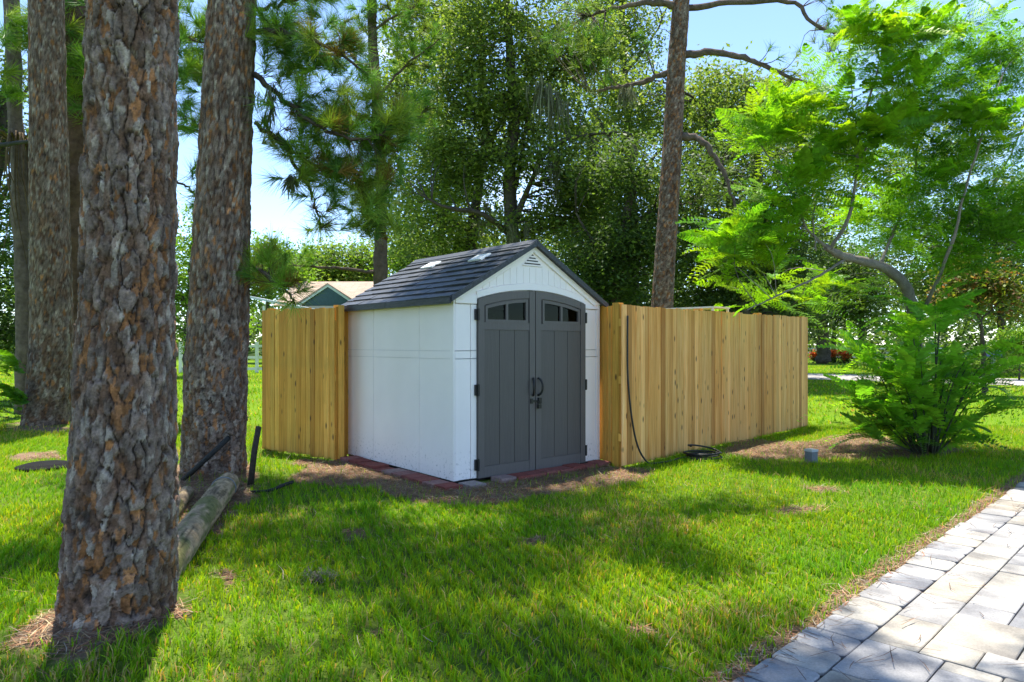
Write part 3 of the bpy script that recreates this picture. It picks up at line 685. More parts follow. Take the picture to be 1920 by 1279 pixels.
# reddish pine behind the right fence
t6 = thing('pine_tree', 'reddish pine trunk rising behind the right fence with bare curving limbs', 'tree', (*W(1240, 645, 14)[:2], 0))
P = pw([(1238, 790), (1240, 620), (1246, 500), (1254, 380), (1262, 250), (1268, 130), (1276, 20), (1284, -110)], 14)
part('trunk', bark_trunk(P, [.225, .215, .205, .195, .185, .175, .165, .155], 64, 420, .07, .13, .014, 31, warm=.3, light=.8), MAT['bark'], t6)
pine_parts(t6, 14, None, None,
    [[(1283, 103), (1340, 98, 13.8), (1400, 112, 13.6), (1450, 132, 13.4), (1540, 168, 13.2)], [(1288, 15), (1380, 5, 13.8), (1480, 2, 13.6), (1520, 40, 13.5), (1560, 60, 13.4), (1610, 52, 13.3)],
     [(1276, 255), (1312, 262, 13.8), (1342, 296, 13.7), (1366, 346, 13.6), (1384, 400, 13.5)], [(1264, 128), (1210, 152, 14.2), (1150, 165, 14.4), (1100, 172, 14.6)],
     [(1270, 12), (1220, 4, 14), (1170, 12, 14), (1100, 30, 14.2)]], .085, 601, (.13, .10, .085), 8, 30, .24, .010, np.vstack([PINE, OAK[2:4]]), along=(.55, 1), side=.35,
    ells=[(1080, 60, 100, 70, 60), (1560, 100, 60, 70, 26), (1200, 60, 40, 40, 5), (1580, 20, 60, 30, 16), (1480, 180, 60, 30, 16)])
# bough of the second pine
pine_parts(t2, 7.6, None, None,
    [[(478, 140, 7.5), (540, 195, 7.4), (610, 240, 7.3), (690, 260, 7.3), (765, 215, 7.4)], [(478, 230, 7.5), (540, 275, 7.6), (620, 330, 7.8), (700, 370, 8)],
     [(470, 60, 7.5), (540, 60, 7.2), (620, 90, 7.0), (690, 140, 7.0)], [(520, 250, 7.6), (560, 320, 7.7), (590, 380, 7.8), (600, 430, 7.9)],
     [(462, 498, 7.6), (500, 515, 7.4), (535, 540, 7.3), (552, 570, 7.2)], [(470, 20, 7.5), (560, 0, 7.6), (640, -20, 7.6)]],
    .032, 701, (.075, .06, .05), 20, 75, .25, .0062, np.vstack([PINE, PINE[2:] * 1.3, [[.2, .13, .03]]]), along=(.25, 1), side=.22,
    ells=[(545, 80, 75, 85, 70), (640, 190, 90, 90, 75), (720, 260, 55, 70, 50), (560, 260, 60, 60, 24), (680, 340, 75, 60, 50), (610, 310, 50, 50, 22), (700, 410, 55, 35, 22), (500, 490, 45, 60, 12)])
# dark pine boughs behind the first trunks
t7 = thing('pine_tree', 'background pine whose long needles hang between the two nearest trunks at the top', 'tree', (*W(300, 645, 13)[:2], 0))
pine_parts(t7, 13, [(290, 790), (292, 500), (296, 200), (298, -100)], (.16, .12),
    [[(296, 260), (340, 240), (380, 250), (420, 270)], [(296, 120), (220, 110), (150, 130)], [(297, 60), (350, 70), (400, 90)], [(296, 330), (350, 350), (390, 400)], [(297, 20), (200, 20), (130, 40), (60, 70)]],
    .04, 801, (.08, .06, .05), 12, 70, .36, .011, PINE, along=(.3, 1), side=.5, ells=[(365, 130, 40, 170, 90), (145, 120, 50, 110, 60), (40, 60, 60, 60, 20), (30, 150, 30, 30, 8)])

# Spanish moss
def moss(px, py, Z, w, ln, label, seed):
    rg = np.random.default_rng(seed); c = W(px, py, Z); k = Z / F; na = 9; N = 150
    an = np.stack([rg.normal(0, w * k * .8, na), rg.normal(0, w * k * .8, na), rg.normal(0, w * k * .9, na)], 1); al = rg.uniform(.25, 1, na)
    q = rg.integers(0, na, N); a = c + an[q] + rg.normal(0, w * k * .22, (N, 3)); l_ = ln * k * al[q] * rg.random(N) + .06
    e = a + np.stack([rg.normal(0, .06, N), rg.normal(0, .06, N), -l_], 1); m = (a + e) / 2 + rg.normal(0, .05, (N, 3)) * (l_[:, None])
    ang = rg.random(N) * 3.14; bb = np.stack([np.cos(ang), np.sin(ang), 0 * ang], 1) * (.010 * Z / 12 * (.5 + rg.random((N, 1))))
    V = np.stack([a - bb * .4, a + bb * .4, m + bb, e, m - bb], 1).reshape(-1, 3); i = np.arange(N)[:, None] * 5
    T_ = np.vstack([i + [0, 1, 2], i + [0, 2, 4], i + [4, 2, 3]])
    o = link('hanging_moss', mesh('hanging_moss', V, T_, np.repeat(np.array([[.16, .17, .10]]) * (.6 + .8 * rg.random((N, 1))), 5, 0)), MAT['moss'])
    tag(o, label, 'moss', 'grey moss hanging from the trees')
moss(503, 175, 7.4, 14, 70, 'grey moss tuft hanging where the bough leaves the second pine trunk', 1)
moss(1012, 165, 22, 12, 90, 'moss curtain hanging high in the tall oak above the shed ridge', 2)
moss(1050, 190, 22, 10, 80, 'moss strand just right of the highest moss curtain in the oak', 3)
moss(1180, 165, 14.2, 9, 45, 'pale moss hanging from the left limb of the reddish pine', 4)
moss(1190, 275, 21, 4, 50, 'thin moss string dangling left of the reddish pine trunk', 5)
moss(1032, 300, 22.6, 12, 75, 'moss hanging from the low arching oak limb over the shed gable', 6)
moss(968, 420, 23, 16, 70, 'moss wrapped round the oak trunk just above the shed roof', 7)
moss(548, 330, 7.7, 5, 60, 'small grey moss wisp at the lower end of the pine bough against the sky', 8)
moss(915, 410, 25, 14, 60, 'dim moss left of the oak trunk over the shed roof', 9)

# ------------------------------------------------------------------ jacaranda fronds
def frond_mesh(L_=.5, npn=15, pl=.15, nl=13, droop=.35, seed=0, col=(.1, .2, .02), ll=.021, lw=.009):
    rg = np.random.default_rng(seed); s = np.linspace(0, 1, npn + 2)[1:]; V, T_, C_ = [], [], []; col = np.array(col)
    def rach(u): return np.array([L_ * u * (1 - .12 * droop * u), 0, L_ * (.10 * u - droop * u * u)])
    def tri(a, b, c, k):
        n = len(V); V.extend([a, b, c]); T_.append((n, n + 1, n + 2)); C_.extend([col * k] * 3)
    for a, b in zip(np.linspace(0, 1, 9)[:-1], np.linspace(0, 1, 9)[1:]):
        p, q = rach(a), rach(b); w = np.array([0, .0028 * (1 - .6 * a), 0]); tri(p - w, p + w, q, .8); tri(p + w, q + w * .8, q - w * .8, .8)
    for u in s:
        env = pl * (math.sin(math.pi * min(1, (.12 + u * .85))) ** .6) * (1 - .35 * u)
        p0 = rach(u)
        for sd in (-1, 1):
            if rg.random() < .03: continue
            fw = .35 + .45 * u + rg.normal(0, .08); dr = np.array([fw, sd * 1.0, .12 + rg.normal(0, .10)]); dr /= np.linalg.norm(dr); dp = .35 * rg.random()
            k = .75 + .5 * rg.random(); per = np.array([-dr[1], dr[0], 0]); per /= np.linalg.norm(per)
            for m in range(nl):
                f = (m + .7) / nl; c = p0 + dr * env * f - np.array([0, 0, dp * env * f * f]); e = ll * (1 - .45 * f * f) * (1.25 if m > 1 else .9)
                for ss in (-1, 1):
                    d = per * ss + dr * .45 + np.array([0, 0, rg.normal(.05, .12)]); tip = c + d * e; wv = dr * lw
                    tri(c - wv * .8, c + wv * .8, tip, k)
    return mesh('frond', V, T_, C_)
def orient(loc, az, el, roll, sc):
    m = Matrix.Rotation(az, 4, 'Z') @ Matrix.Rotation(-el, 4, 'Y') @ Matrix.Rotation(roll, 4, 'X')
    return Matrix.Translation(Vector(loc)) @ m @ Matrix.Scale(sc, 4)
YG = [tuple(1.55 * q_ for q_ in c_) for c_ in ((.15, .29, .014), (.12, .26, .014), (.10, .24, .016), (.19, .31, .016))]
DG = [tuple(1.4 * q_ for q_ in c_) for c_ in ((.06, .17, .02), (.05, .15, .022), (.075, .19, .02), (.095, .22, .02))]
FR_Y = [frond_mesh(.46 + .05 * i, 15, .13 + .01 * (i % 2), 12, .12 + .14 * i, 900 + i, YG[i]) for i in range(4)]
FR_D = [frond_mesh(.48 + .05 * i, 16, .14, 12, .15 + .15 * i, 920 + i, DG[i]) for i in range(4)]
FR_B = [frond_mesh(.58 + .06 * i, 18, 0.12, 11, .25 + .16 * i, 940 + i, ((.21, .48, .05), (.26, .54, .05), (.17, .42, .05), (.30, .56, .05))[i], 0.021, .0095) for i in range(4)]
LOW = {}
for k_, (pool_, cl_) in enumerate(((FR_Y, YG), (FR_D, DG), (FR_B, [(.21, .48, .05), (.26, .54, .05), (.17, .42, .05), (.30, .56, .05)]))):
    for i, me_ in enumerate(pool_): LOW[me_] = frond_mesh(.5 + .04 * i + (.1 if k_ == 2 else 0), 11, .135, 6, .12 + .14 * i, 970 + 10 * k_ + i, cl_[i], .022, .009)
for me_ in FR_Y + FR_D + FR_B: me_.materials.append(MAT['frond'])
def place_fronds(t, items, limit, stuffname):
    """items: (mesh, world matrix). the largest in view as parts, the rest joined"""
    inv = root_matrix(t).inverted(); items.sort(key=lambda it: it[1].translation.y - (50 if abs(it[1].translation.x / it[1].translation.y) < .74 else 0))
    for me, mw in items[:limit]:
        o = bpy.data.objects.new('frond', me); COL.objects.link(o); o.parent = t; o.matrix_local = inv @ mw
    rest = items[limit:]
    if rest:
        Vs, Ts, Cs, n = [], [], [], 0
        for me, mw in rest:
            me = LOW[me]
            v = np.empty(len(me.vertices) * 3, np.float32); me.vertices.foreach_get('co', v); v = v.reshape(-1, 3); M4 = np.array(inv @ mw)
            Vs.append(v @ M4[:3, :3].T + M4[:3, 3]); f = np.empty(len(me.loops), np.int32); me.loops.foreach_get('vertex_index', f); Ts.append(f.reshape(-1, 3) + n); n += len(v)
            c = np.empty(len(v) * 4, np.float32); me.color_attributes['Col'].data.foreach_get('color', c); Cs.append(c.reshape(-1, 4)[:, :3])
        link(stuffname, mesh(stuffname, np.vstack(Vs), np.vstack(Ts), np.vstack(Cs)), MAT['frond'], t, 'stuff')

jb = G(1738, 838); tj = thing('jacaranda_tree', 'feathery lime-green tree with bare arching limbs at the right', 'tree', (*jb, 0))
rg = np.random.default_rng(1001); JZ = float(jb[1]); JB = (.21, .19, .165)
acc = Acc(); jt = simple_limb(acc, [(*jb, -.1), W(1722, 700, JZ), W(1712, 590, JZ - .1), W(1700, 540, JZ - .2), W(1668, 508, JZ - .35), W(1630, 492, JZ - .5), W(1580, 480, JZ - .7), W(1548, 463, JZ - .8)], .085, .045, 40, 12, JB, .004, 5)
part('trunk', acc.me('trunk'), MAT['bark'], tj)
JL = [([(1556, 468, JZ - .8), (1590, 412, JZ - .9), (1604, 340, JZ - 1), (1610, 270, JZ - 1), (1632, 180, JZ - 1), (1654, 110, JZ - 1), (1668, 40, JZ - 1)], .026),
      ([(1548, 463, JZ - .8), (1512, 428, JZ - .8), (1500, 392, JZ - .9), (1466, 332, JZ - .9), (1420, 262, JZ - .9)], .02),
      ([(1606, 300, JZ - 1), (1600, 220, JZ - 1), (1594, 135, JZ - 1)], .014), ([(1604, 330, JZ - 1), (1640, 235, JZ - .9), (1682, 148, JZ - .9)], .016),
      ([(1582, 488, JZ - .7), (1530, 520, JZ - .9), (1470, 548, JZ - 1.1), (1400, 582, JZ - 1.3)], .018), ([(1650, 498, JZ - .4), (1682, 420, JZ - .1), (1712, 358, JZ), (1722, 262, JZ), (1745, 160, JZ)], .024),
      ([(1722, 600, JZ), (1760, 520, JZ - .5), (1790, 440, JZ - .8), (1806, 368, JZ - .9), (1840, 260, JZ - 1), (1880, 140, JZ - 1)], .026), ([(1770, 500, JZ + .2), (1830, 400, JZ + .3), (1890, 300, JZ + .3), (1940, 180, JZ + .3)], .024),
      ([(1530, 470, JZ - .8), (1525, 400, JZ - .8), (1545, 320, JZ - .6), (1530, 240, JZ - .6)], .014), ([(1800, 420, JZ), (1870, 440, JZ - .3), (1930, 470, JZ - .5)], .018)]
SK = [jt]
for pts, r0 in JL:
    acc = Acc(); q = simple_limb(acc, pw(pts, JZ), r0, r0 * .35, 24, 8, JB, .004, int(pts[0][0])); part('branch', acc.me('branch'), MAT['bark'], tj); SK.append(q)
SK = np.vstack(SK)
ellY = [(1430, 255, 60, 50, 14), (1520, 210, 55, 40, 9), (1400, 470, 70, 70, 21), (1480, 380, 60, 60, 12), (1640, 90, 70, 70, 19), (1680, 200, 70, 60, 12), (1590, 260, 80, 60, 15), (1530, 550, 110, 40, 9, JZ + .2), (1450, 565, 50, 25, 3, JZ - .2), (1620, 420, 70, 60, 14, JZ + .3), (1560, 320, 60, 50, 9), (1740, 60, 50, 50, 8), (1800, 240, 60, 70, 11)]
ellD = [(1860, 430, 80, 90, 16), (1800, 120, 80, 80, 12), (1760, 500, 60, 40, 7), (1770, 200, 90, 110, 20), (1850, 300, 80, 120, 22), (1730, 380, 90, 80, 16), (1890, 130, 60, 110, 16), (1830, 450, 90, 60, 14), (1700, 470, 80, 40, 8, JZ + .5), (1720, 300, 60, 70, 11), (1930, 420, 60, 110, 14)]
items = []
CY = ell_centres(ellY, JZ - .9, rg); CD = ell_centres(ellD, JZ - .3, rg)
acc = Acc(); twigs(acc, SK, np.vstack([CY, CD]), rg, .006, JB, 3, 1.6); part('twig', acc.me('twig'), MAT['bark'], tj, 'stuff')
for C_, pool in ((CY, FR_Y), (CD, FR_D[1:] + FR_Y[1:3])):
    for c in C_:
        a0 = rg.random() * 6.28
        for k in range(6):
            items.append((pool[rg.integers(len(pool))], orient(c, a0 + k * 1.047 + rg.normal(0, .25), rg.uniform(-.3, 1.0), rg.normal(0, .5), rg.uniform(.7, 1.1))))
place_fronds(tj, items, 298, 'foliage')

bb = G(1735, 852); tb = thing('fern_bush', 'dense bright green feathery bush at the foot of the right-hand tree', 'bush', (*bb, 0)); BZ = float(bb[1])
items = []; accs = Acc()
for k in range(46):
    az = rg.uniform(0, 6.28); sp = rg.uniform(.1, 1.0) * .95; h = rg.uniform(.2, 2.1) * (1 - .4 * (sp / .95) ** 2)
    tip = np.array([bb[0] + math.cos(az) * sp, bb[1] + math.sin(az) * sp * .8, h]); st = np.array([bb[0] + math.cos(az) * .12, bb[1] + math.sin(az) * .12, .0])
    q = smooth_path([st, st * .45 + tip * .55 + np.array([0, 0, .14]) * h, tip], 12); V, Fq = tube(q, np.linspace(.012, .005, 12), 5)
    part('stem', mesh('stem', V, Fq, np.full((len(V), 3), .07) * [1, 1.1, .7], True), MAT['bark'], tb)
    for i in (2, 4, 6, 8, 9, 10, 11, 11):
        out = az + rg.normal(0, .8); items.append((FR_B[rg.integers(4)], orient(q[i], out, rg.uniform(.1, 1.1), rg.normal(0, .35), rg.uniform(.65, 1.1))))
rg.shuffle(items) if False else None
rg.shuffle(ord_ := list(range(len(items)))); items = [items[i] for i in ord_]
place_fronds(tb, items, 295, 'foliage')
wp = W(1298, 579, 10.6); tw = thing('shade_canopy', 'thin pale sheet edge peeping over the right fence beside the reddish pine', 'canopy', (wp[0], wp[1], 0), .75)
link('sheet', boxme('sheet', -.22, .22, -.5, .5, wp[2] - .012, wp[2] + .012, bevel=.003), MAT['white_paint'], tw)
for px_, py_ in ((-.2, -.47), (.2, -.47), (-.2, .47), (.2, .47)): link('leg', boxme('leg', px_ - .015, px_ + .015, py_ - .015, py_ + .015, -.02, wp[2] - .0125, bevel=.002), MAT['white_paint'], tw)
# sapling sprouting over the right fence
sp = W(1345, 585, 11); ts = thing('sapling', 'small yellow-green sprout peeping over the top of the right fence', 'plant', (sp[0], sp[1], 0))
V, Fq = tube(smooth_path([(sp[0], sp[1], 0), (sp[0], sp[1] + .05, 1), tuple(sp)], 10), np.linspace(.015, .006, 10), 6); part('stem', mesh('stem', V, Fq, np.full((len(V), 3), .1), True), MAT['bark'], ts)
place_fronds(ts, [(FR_Y[k % 4], orient(sp, k * 1.05 + .3, .35, 0, .75)) for k in range(6)], 10, 'foliage')

# ------------------------------------------------------------------ added unseen pine and upper crowns, clumps placed to cast the dapple
LIT = [gp([(345, 960), (400, 905), (445, 900), (430, 960), (370, 1060)]), gp([(350, 1085), (450, 1060), (500, 1080), (560, 1170), (575, 1215), (480, 1225), (430, 1279), (345, 1279), (360, 1180)]),
       gp([(-100, 905), (105, 870), (110, 960), (60, 1010), (-100, 1060)]), gp([(-100, 1110), (80, 1080), (95, 1150), (-60, 1230)]),
       gp([(490, 850), (560, 862), (610, 880), (560, 905), (485, 885)]), gp([(730, 950), (905, 958), (1010, 975), (900, 990), (770, 985)]),
       gp([(1020, 1130), (1200, 1080), (1330, 1090), (1290, 1160), (1120, 1200)]), gp([(1290, 985), (1420, 965), (1600, 1000), (1500, 1050), (1340, 1020)]),
       gp([(1200, 880), (1500, 872), (1950, 868), (1950, 895), (1500, 902), (1250, 905)]), gp([(1540, 1010), (1740, 960), (1720, 1060), (1620, 1090)]),
       gp([(600, 935), (660, 925), (690, 945), (640, 955)]), gp([(180, 1279), (330, 1250), (350, 1300), (200, 1320)]), gp([(1150, 925), (1330, 915), (1350, 935), (1180, 945)]),
       gp([(1560, 1110), (1700, 1010), (1960, 940), (2100, 1000), (2100, 1240), (1800, 1279), (1700, 1200)]), gp([(1450, 760), (2000, 725), (2000, 800), (1560, 800)])]
rg = np.random.default_rng(2024)
NCL = 1600; hz = rg.uniform(10.0, 12.5, NCL); lx = rg.uniform(-4.6, 4.6, NCL); ly = rg.uniform(.9, 7.6, NCL)   # where the clump's shadow lands
keep = np.ones(NCL, bool)
for p in LIT:
    for ox, oy in ((0, 0), (.2, 0), (-.2, 0), (0, .2), (0, -.2)): keep &= ~inpoly(lx + ox, ly + oy, p)  # clumps whose shadow would touch a lit patch are left out
keep &= (drive_s(lx, ly) < .1) | (fbm(lx * 2.2, ly * 2.2) > .43)
keep &= (fbm(lx * 1.1 + 5, ly * 1.1 + 8) > .36)
keep &= ~((lx > 2.2) & (ly > 5.2))
lx, ly, hz = lx[keep], ly[keep], hz[keep]
Csh = np.stack([lx + SUNV[0] / SUNV[2] * hz, ly + SUNV[1] / SUNV[2] * hz, hz], 1)
okv = Csh[:, 2] > 1.4 + .53 * Csh[:, 1] + .8; Csh = Csh[okv]
tr = thing('pine_tree', 'tall unseen pine added right of the frame, its high crown shading the lawn', 'tree', (5.9, 4.6, 0))
acc = Acc(); trk = simple_limb(acc, [(5.9, 4.6, -.1), (5.85, 4.7, 4), (5.7, 4.8, 8.5), (5.6, 4.9, 13.2)], .27, .12, 24, 14, OAKBARK, .01, 9); part('trunk', acc.me('trunk'), MAT['bark_far'], tr)
tops = [(pine1, np.array([W(262, -700, T1[1]) * (1 - f) + W(280, -3600, T1[1]) * f for f in np.linspace(.6, 1, 8)])), (t2, np.array([[T2[0] + .1, T2[1], z_] for z_ in np.linspace(8.5, 12.5, 8)])), (tr, trk[14:])]
acc = Acc(); simple_limb(acc, [W(440, -75, z2), (T2[0] + .25, T2[1], 8), (T2[0] + .1, T2[1], 12.6)], .24, .10, 20, 14, (.18, .14, .12)); part('upper_trunk', acc.me('upper_trunk'), MAT['bark_far'], t2)
own = np.stack([np.linalg.norm(Csh[:, :2] - q[:, :2].mean(0), axis=1) for _, q in tops]).argmin(0)
for k, (tt, q) in enumerate(tops):
    C_ = Csh[own == k]
    if not len(C_): continue
    acc = Acc(); twigs(acc, q, C_, np.random.default_rng(60 + k), .028, OAKBARK, 22, 7)
    if acc.V: part('limb', acc.me('limb'), MAT['bark_far'], tt, 'stuff')
    V, Q, c = leaves(C_, 38, (.19, .19, .2), .15, PINE, 2025 + k, aspect=.34); part('shade_crown', mesh('shade_crown', V, Q, c), MAT['leaf'], tt, 'stuff')

# ------------------------------------------------------------------ garden shed
shed = thing('garden_shed', 'white resin garden shed with grey double doors and slate roof', 'shed', (SHED[0], SHED[1], 0), SA)
def sp_(name, me, mat, parent=None, label=None):
    o = link(name, me, mat, parent or shed)
    if label: o['label'] = label
    return o
WP = MAT['white_plastic']; BZ0, EZ = .035, 1.87; MIDX = SW / 2; PK = 2.47
sp_('floor', boxme('floor', .02, SW - .02, .02, SD - .02, .0, .033), MAT['black'])
# inner shell so that gaps between panels show the recessed groove, not daylight
for nm, a in (('side_wall', (.012, .03, .02, SD - .02, BZ0, EZ)), ('side_wall', (SW - .03, SW - .012, .02, SD - .02, BZ0, EZ)), ('back_wall', (.03, SW - .03, SD - .03, SD - .012, BZ0, EZ))):
    sp_(nm, boxme(nm, *a, bevel=0), MAT['inner'])
vs_ = [.0, .632, 1.633, SD]; g = .0045
for side in (0, 1):
    for i in range(3):
        for z0, z1 in ((BZ0, 1.248), (1.252, 1.328), (1.332, EZ - .005)):
            y0, y1 = vs_[i] + (g if i else .0), vs_[i + 1] - (g if i < 2 else 0)
            pr = .003 if z1 - z0 < .1 else 0
            a = (-pr, .012, y0, y1, z0, z1) if side == 0 else (SW - .012, SW + pr, y0, y1, z0, z1)
            sp_('wall_panel', boxme('wall_panel', *a, bevel=.0035), WP)
bx_ = [.013, .7, 1.39, SW - .013]
for i in range(3): sp_('wall_panel', boxme('wall_panel', bx_[i] + g, bx_[i + 1] - g, SD - .012, SD, BZ0, EZ), WP)
# front wall
DL, DR, DM = .284, 1.829, 1.056
za = lambda u: 1.978 - .115 * ((u - DM) / .772) ** 2
roof_z = lambda u: PK - abs(u - MIDX) * (PK - EZ) / MIDX
def front_col(xs, y=-.004):
    for x0, x1, pr in xs:
        for z0, z1 in ((BZ0, 1.247), (1.253, 1.328), (1.334, 1.80)):
            sp_('wall_panel', boxme('wall_panel', x0 + .002, x1 - .002, -pr, .012, z0, z1, bevel=.003), WP)
front_col([(.0125, .055, .012), (.055, .21, .0), (.21, DL - .004, .010)]); front_col([(DR + .004, DR + .07, .010), (DR + .07, SW - .05, 0), (SW - .05, SW - .0125, .012)])
# corner posts of the front
bm = bmesh.new(); box(bm, -.006, .0105, -.012, .05, BZ0, EZ - .01); sp_('corner_board', bm_mesh('corner_board', bm, .003), WP)
bm = bmesh.new(); box(bm, SW - .0105, SW + .006, -.012, .05, BZ0, EZ - .01); sp_('corner_board', bm_mesh('corner_board', bm, .003), WP)
# gable sheet with the arched opening
us = np.linspace(DL - .004, DR + .004, 25)
pts = [(.0125, 1.805), (DL - .004, 1.805)] + [(u, za(u) + .004) for u in us] + [(DR + .004, 1.805), (SW - .0125, 1.805), (SW - .0125, EZ)] + [(MIDX, PK - .01)] + [(.0125, EZ)]
bm = bmesh.new(); prism(bm, pts, 0, .014)
bmesh.ops.triangulate(bm, faces=[f for f in bm.faces if len(f.verts) > 4])
sp_('gable', bm_mesh('gable', bm), WP)
# arched header trim, gable boards, rake trims
arch = [(u, za(u) + .006) for u in us] + [(u, za(u) + .075) for u in us[::-1]]
bm = bmesh.new()
for y in (-.022, -.0005):
    pass
A_ = [[bm.verts.new((u, y, za(u) + dz)) for u in us] for dz, y in ((.006, -.0005), (.006, -.022), (.07, -.022), (.075, -.0005))]
for i in range(24):
    for k in range(3): bm.faces.new((A_[k][i], A_[k][i + 1], A_[k + 1][i + 1], A_[k + 1][i]))
bm.faces.new([A_[k][0] for k in range(4)]); bm.faces.new([A_[k][24] for k in range(3, -1, -1)])
sp_('arched_header', bm_mesh('arched_header', bm), WP)
for s_ in (0, 1):
    x0, x1 = (.014, DL - .006) if s_ == 0 else (DR + .006, SW - .014)
    e = roof_z(x0 if s_ == 0 else x1); i_ = roof_z(x1 if s_ == 0 else x0)
    pr = [(x0, 1.81), (x1, 1.81), (x1, min(i_, za(x1) + .05) - .01), (x0, EZ - .008)]
    sp_('header_block', prismme('header_block', pr, -.02, -.0005, .003), WP)
nb = 15; xs = np.linspace(.36, SW - .36, nb + 1)
for a, b in zip(xs[:-1], xs[1:]):
    top = lambda u: min(2.225, roof_z(u) - .085); a2, b2 = a + .003, b - .003
    if top(a2) - za(a2) - .085 < .015 and top(b2) - za(b2) - .085 < .015: continue
    lo = lambda u: za(u) + .082
    q = [(a2, lo(a2)), (b2, lo(b2)), (b2, max(top(b2), lo(b2) + .004)), (a2, max(top(a2), lo(a2) + .004))]
    if a2 < MIDX - .4 < b2: pass
    sp_('gable_board', prismme('gable_board', q, -.008, -.0005, .002), WP)
for sg in (-1, 1):
    e0, e1 = np.array([MIDX + sg * (MIDX + .0), EZ]), np.array([MIDX, PK]); q = [(e0[0], e0[1] - .005), (e1[0], e1[1] - .005), (e1[0], e1[1] - .075), (e0[0] - sg * .1, e0[1] - .02)]
    if sg > 0: q = q[::-1]
    sp_('rake_trim', prismme('rake_trim', q, -.028 if sg < 0 else -.029, -.0005, .003), WP)
# triangular vent
vent = sp_('gable_vent', prismme('gable_vent', [(MIDX - .14, 2.245), (MIDX + .14, 2.245), (MIDX, 2.375)], -.006, -.001, .001), MAT['dark_void'])
for k in range(4):
    z = 2.246 + k * .031; w = .14 * (1 - (z + .012 - 2.245) / .13) + .008
    if w > .012: sp_('louvre', prismme('louvre', [(MIDX - w - .012, z), (MIDX + w + .012, z), (MIDX + w, z + .017), (MIDX - w, z + .017)], -.017, -.007, .002), WP, vent)
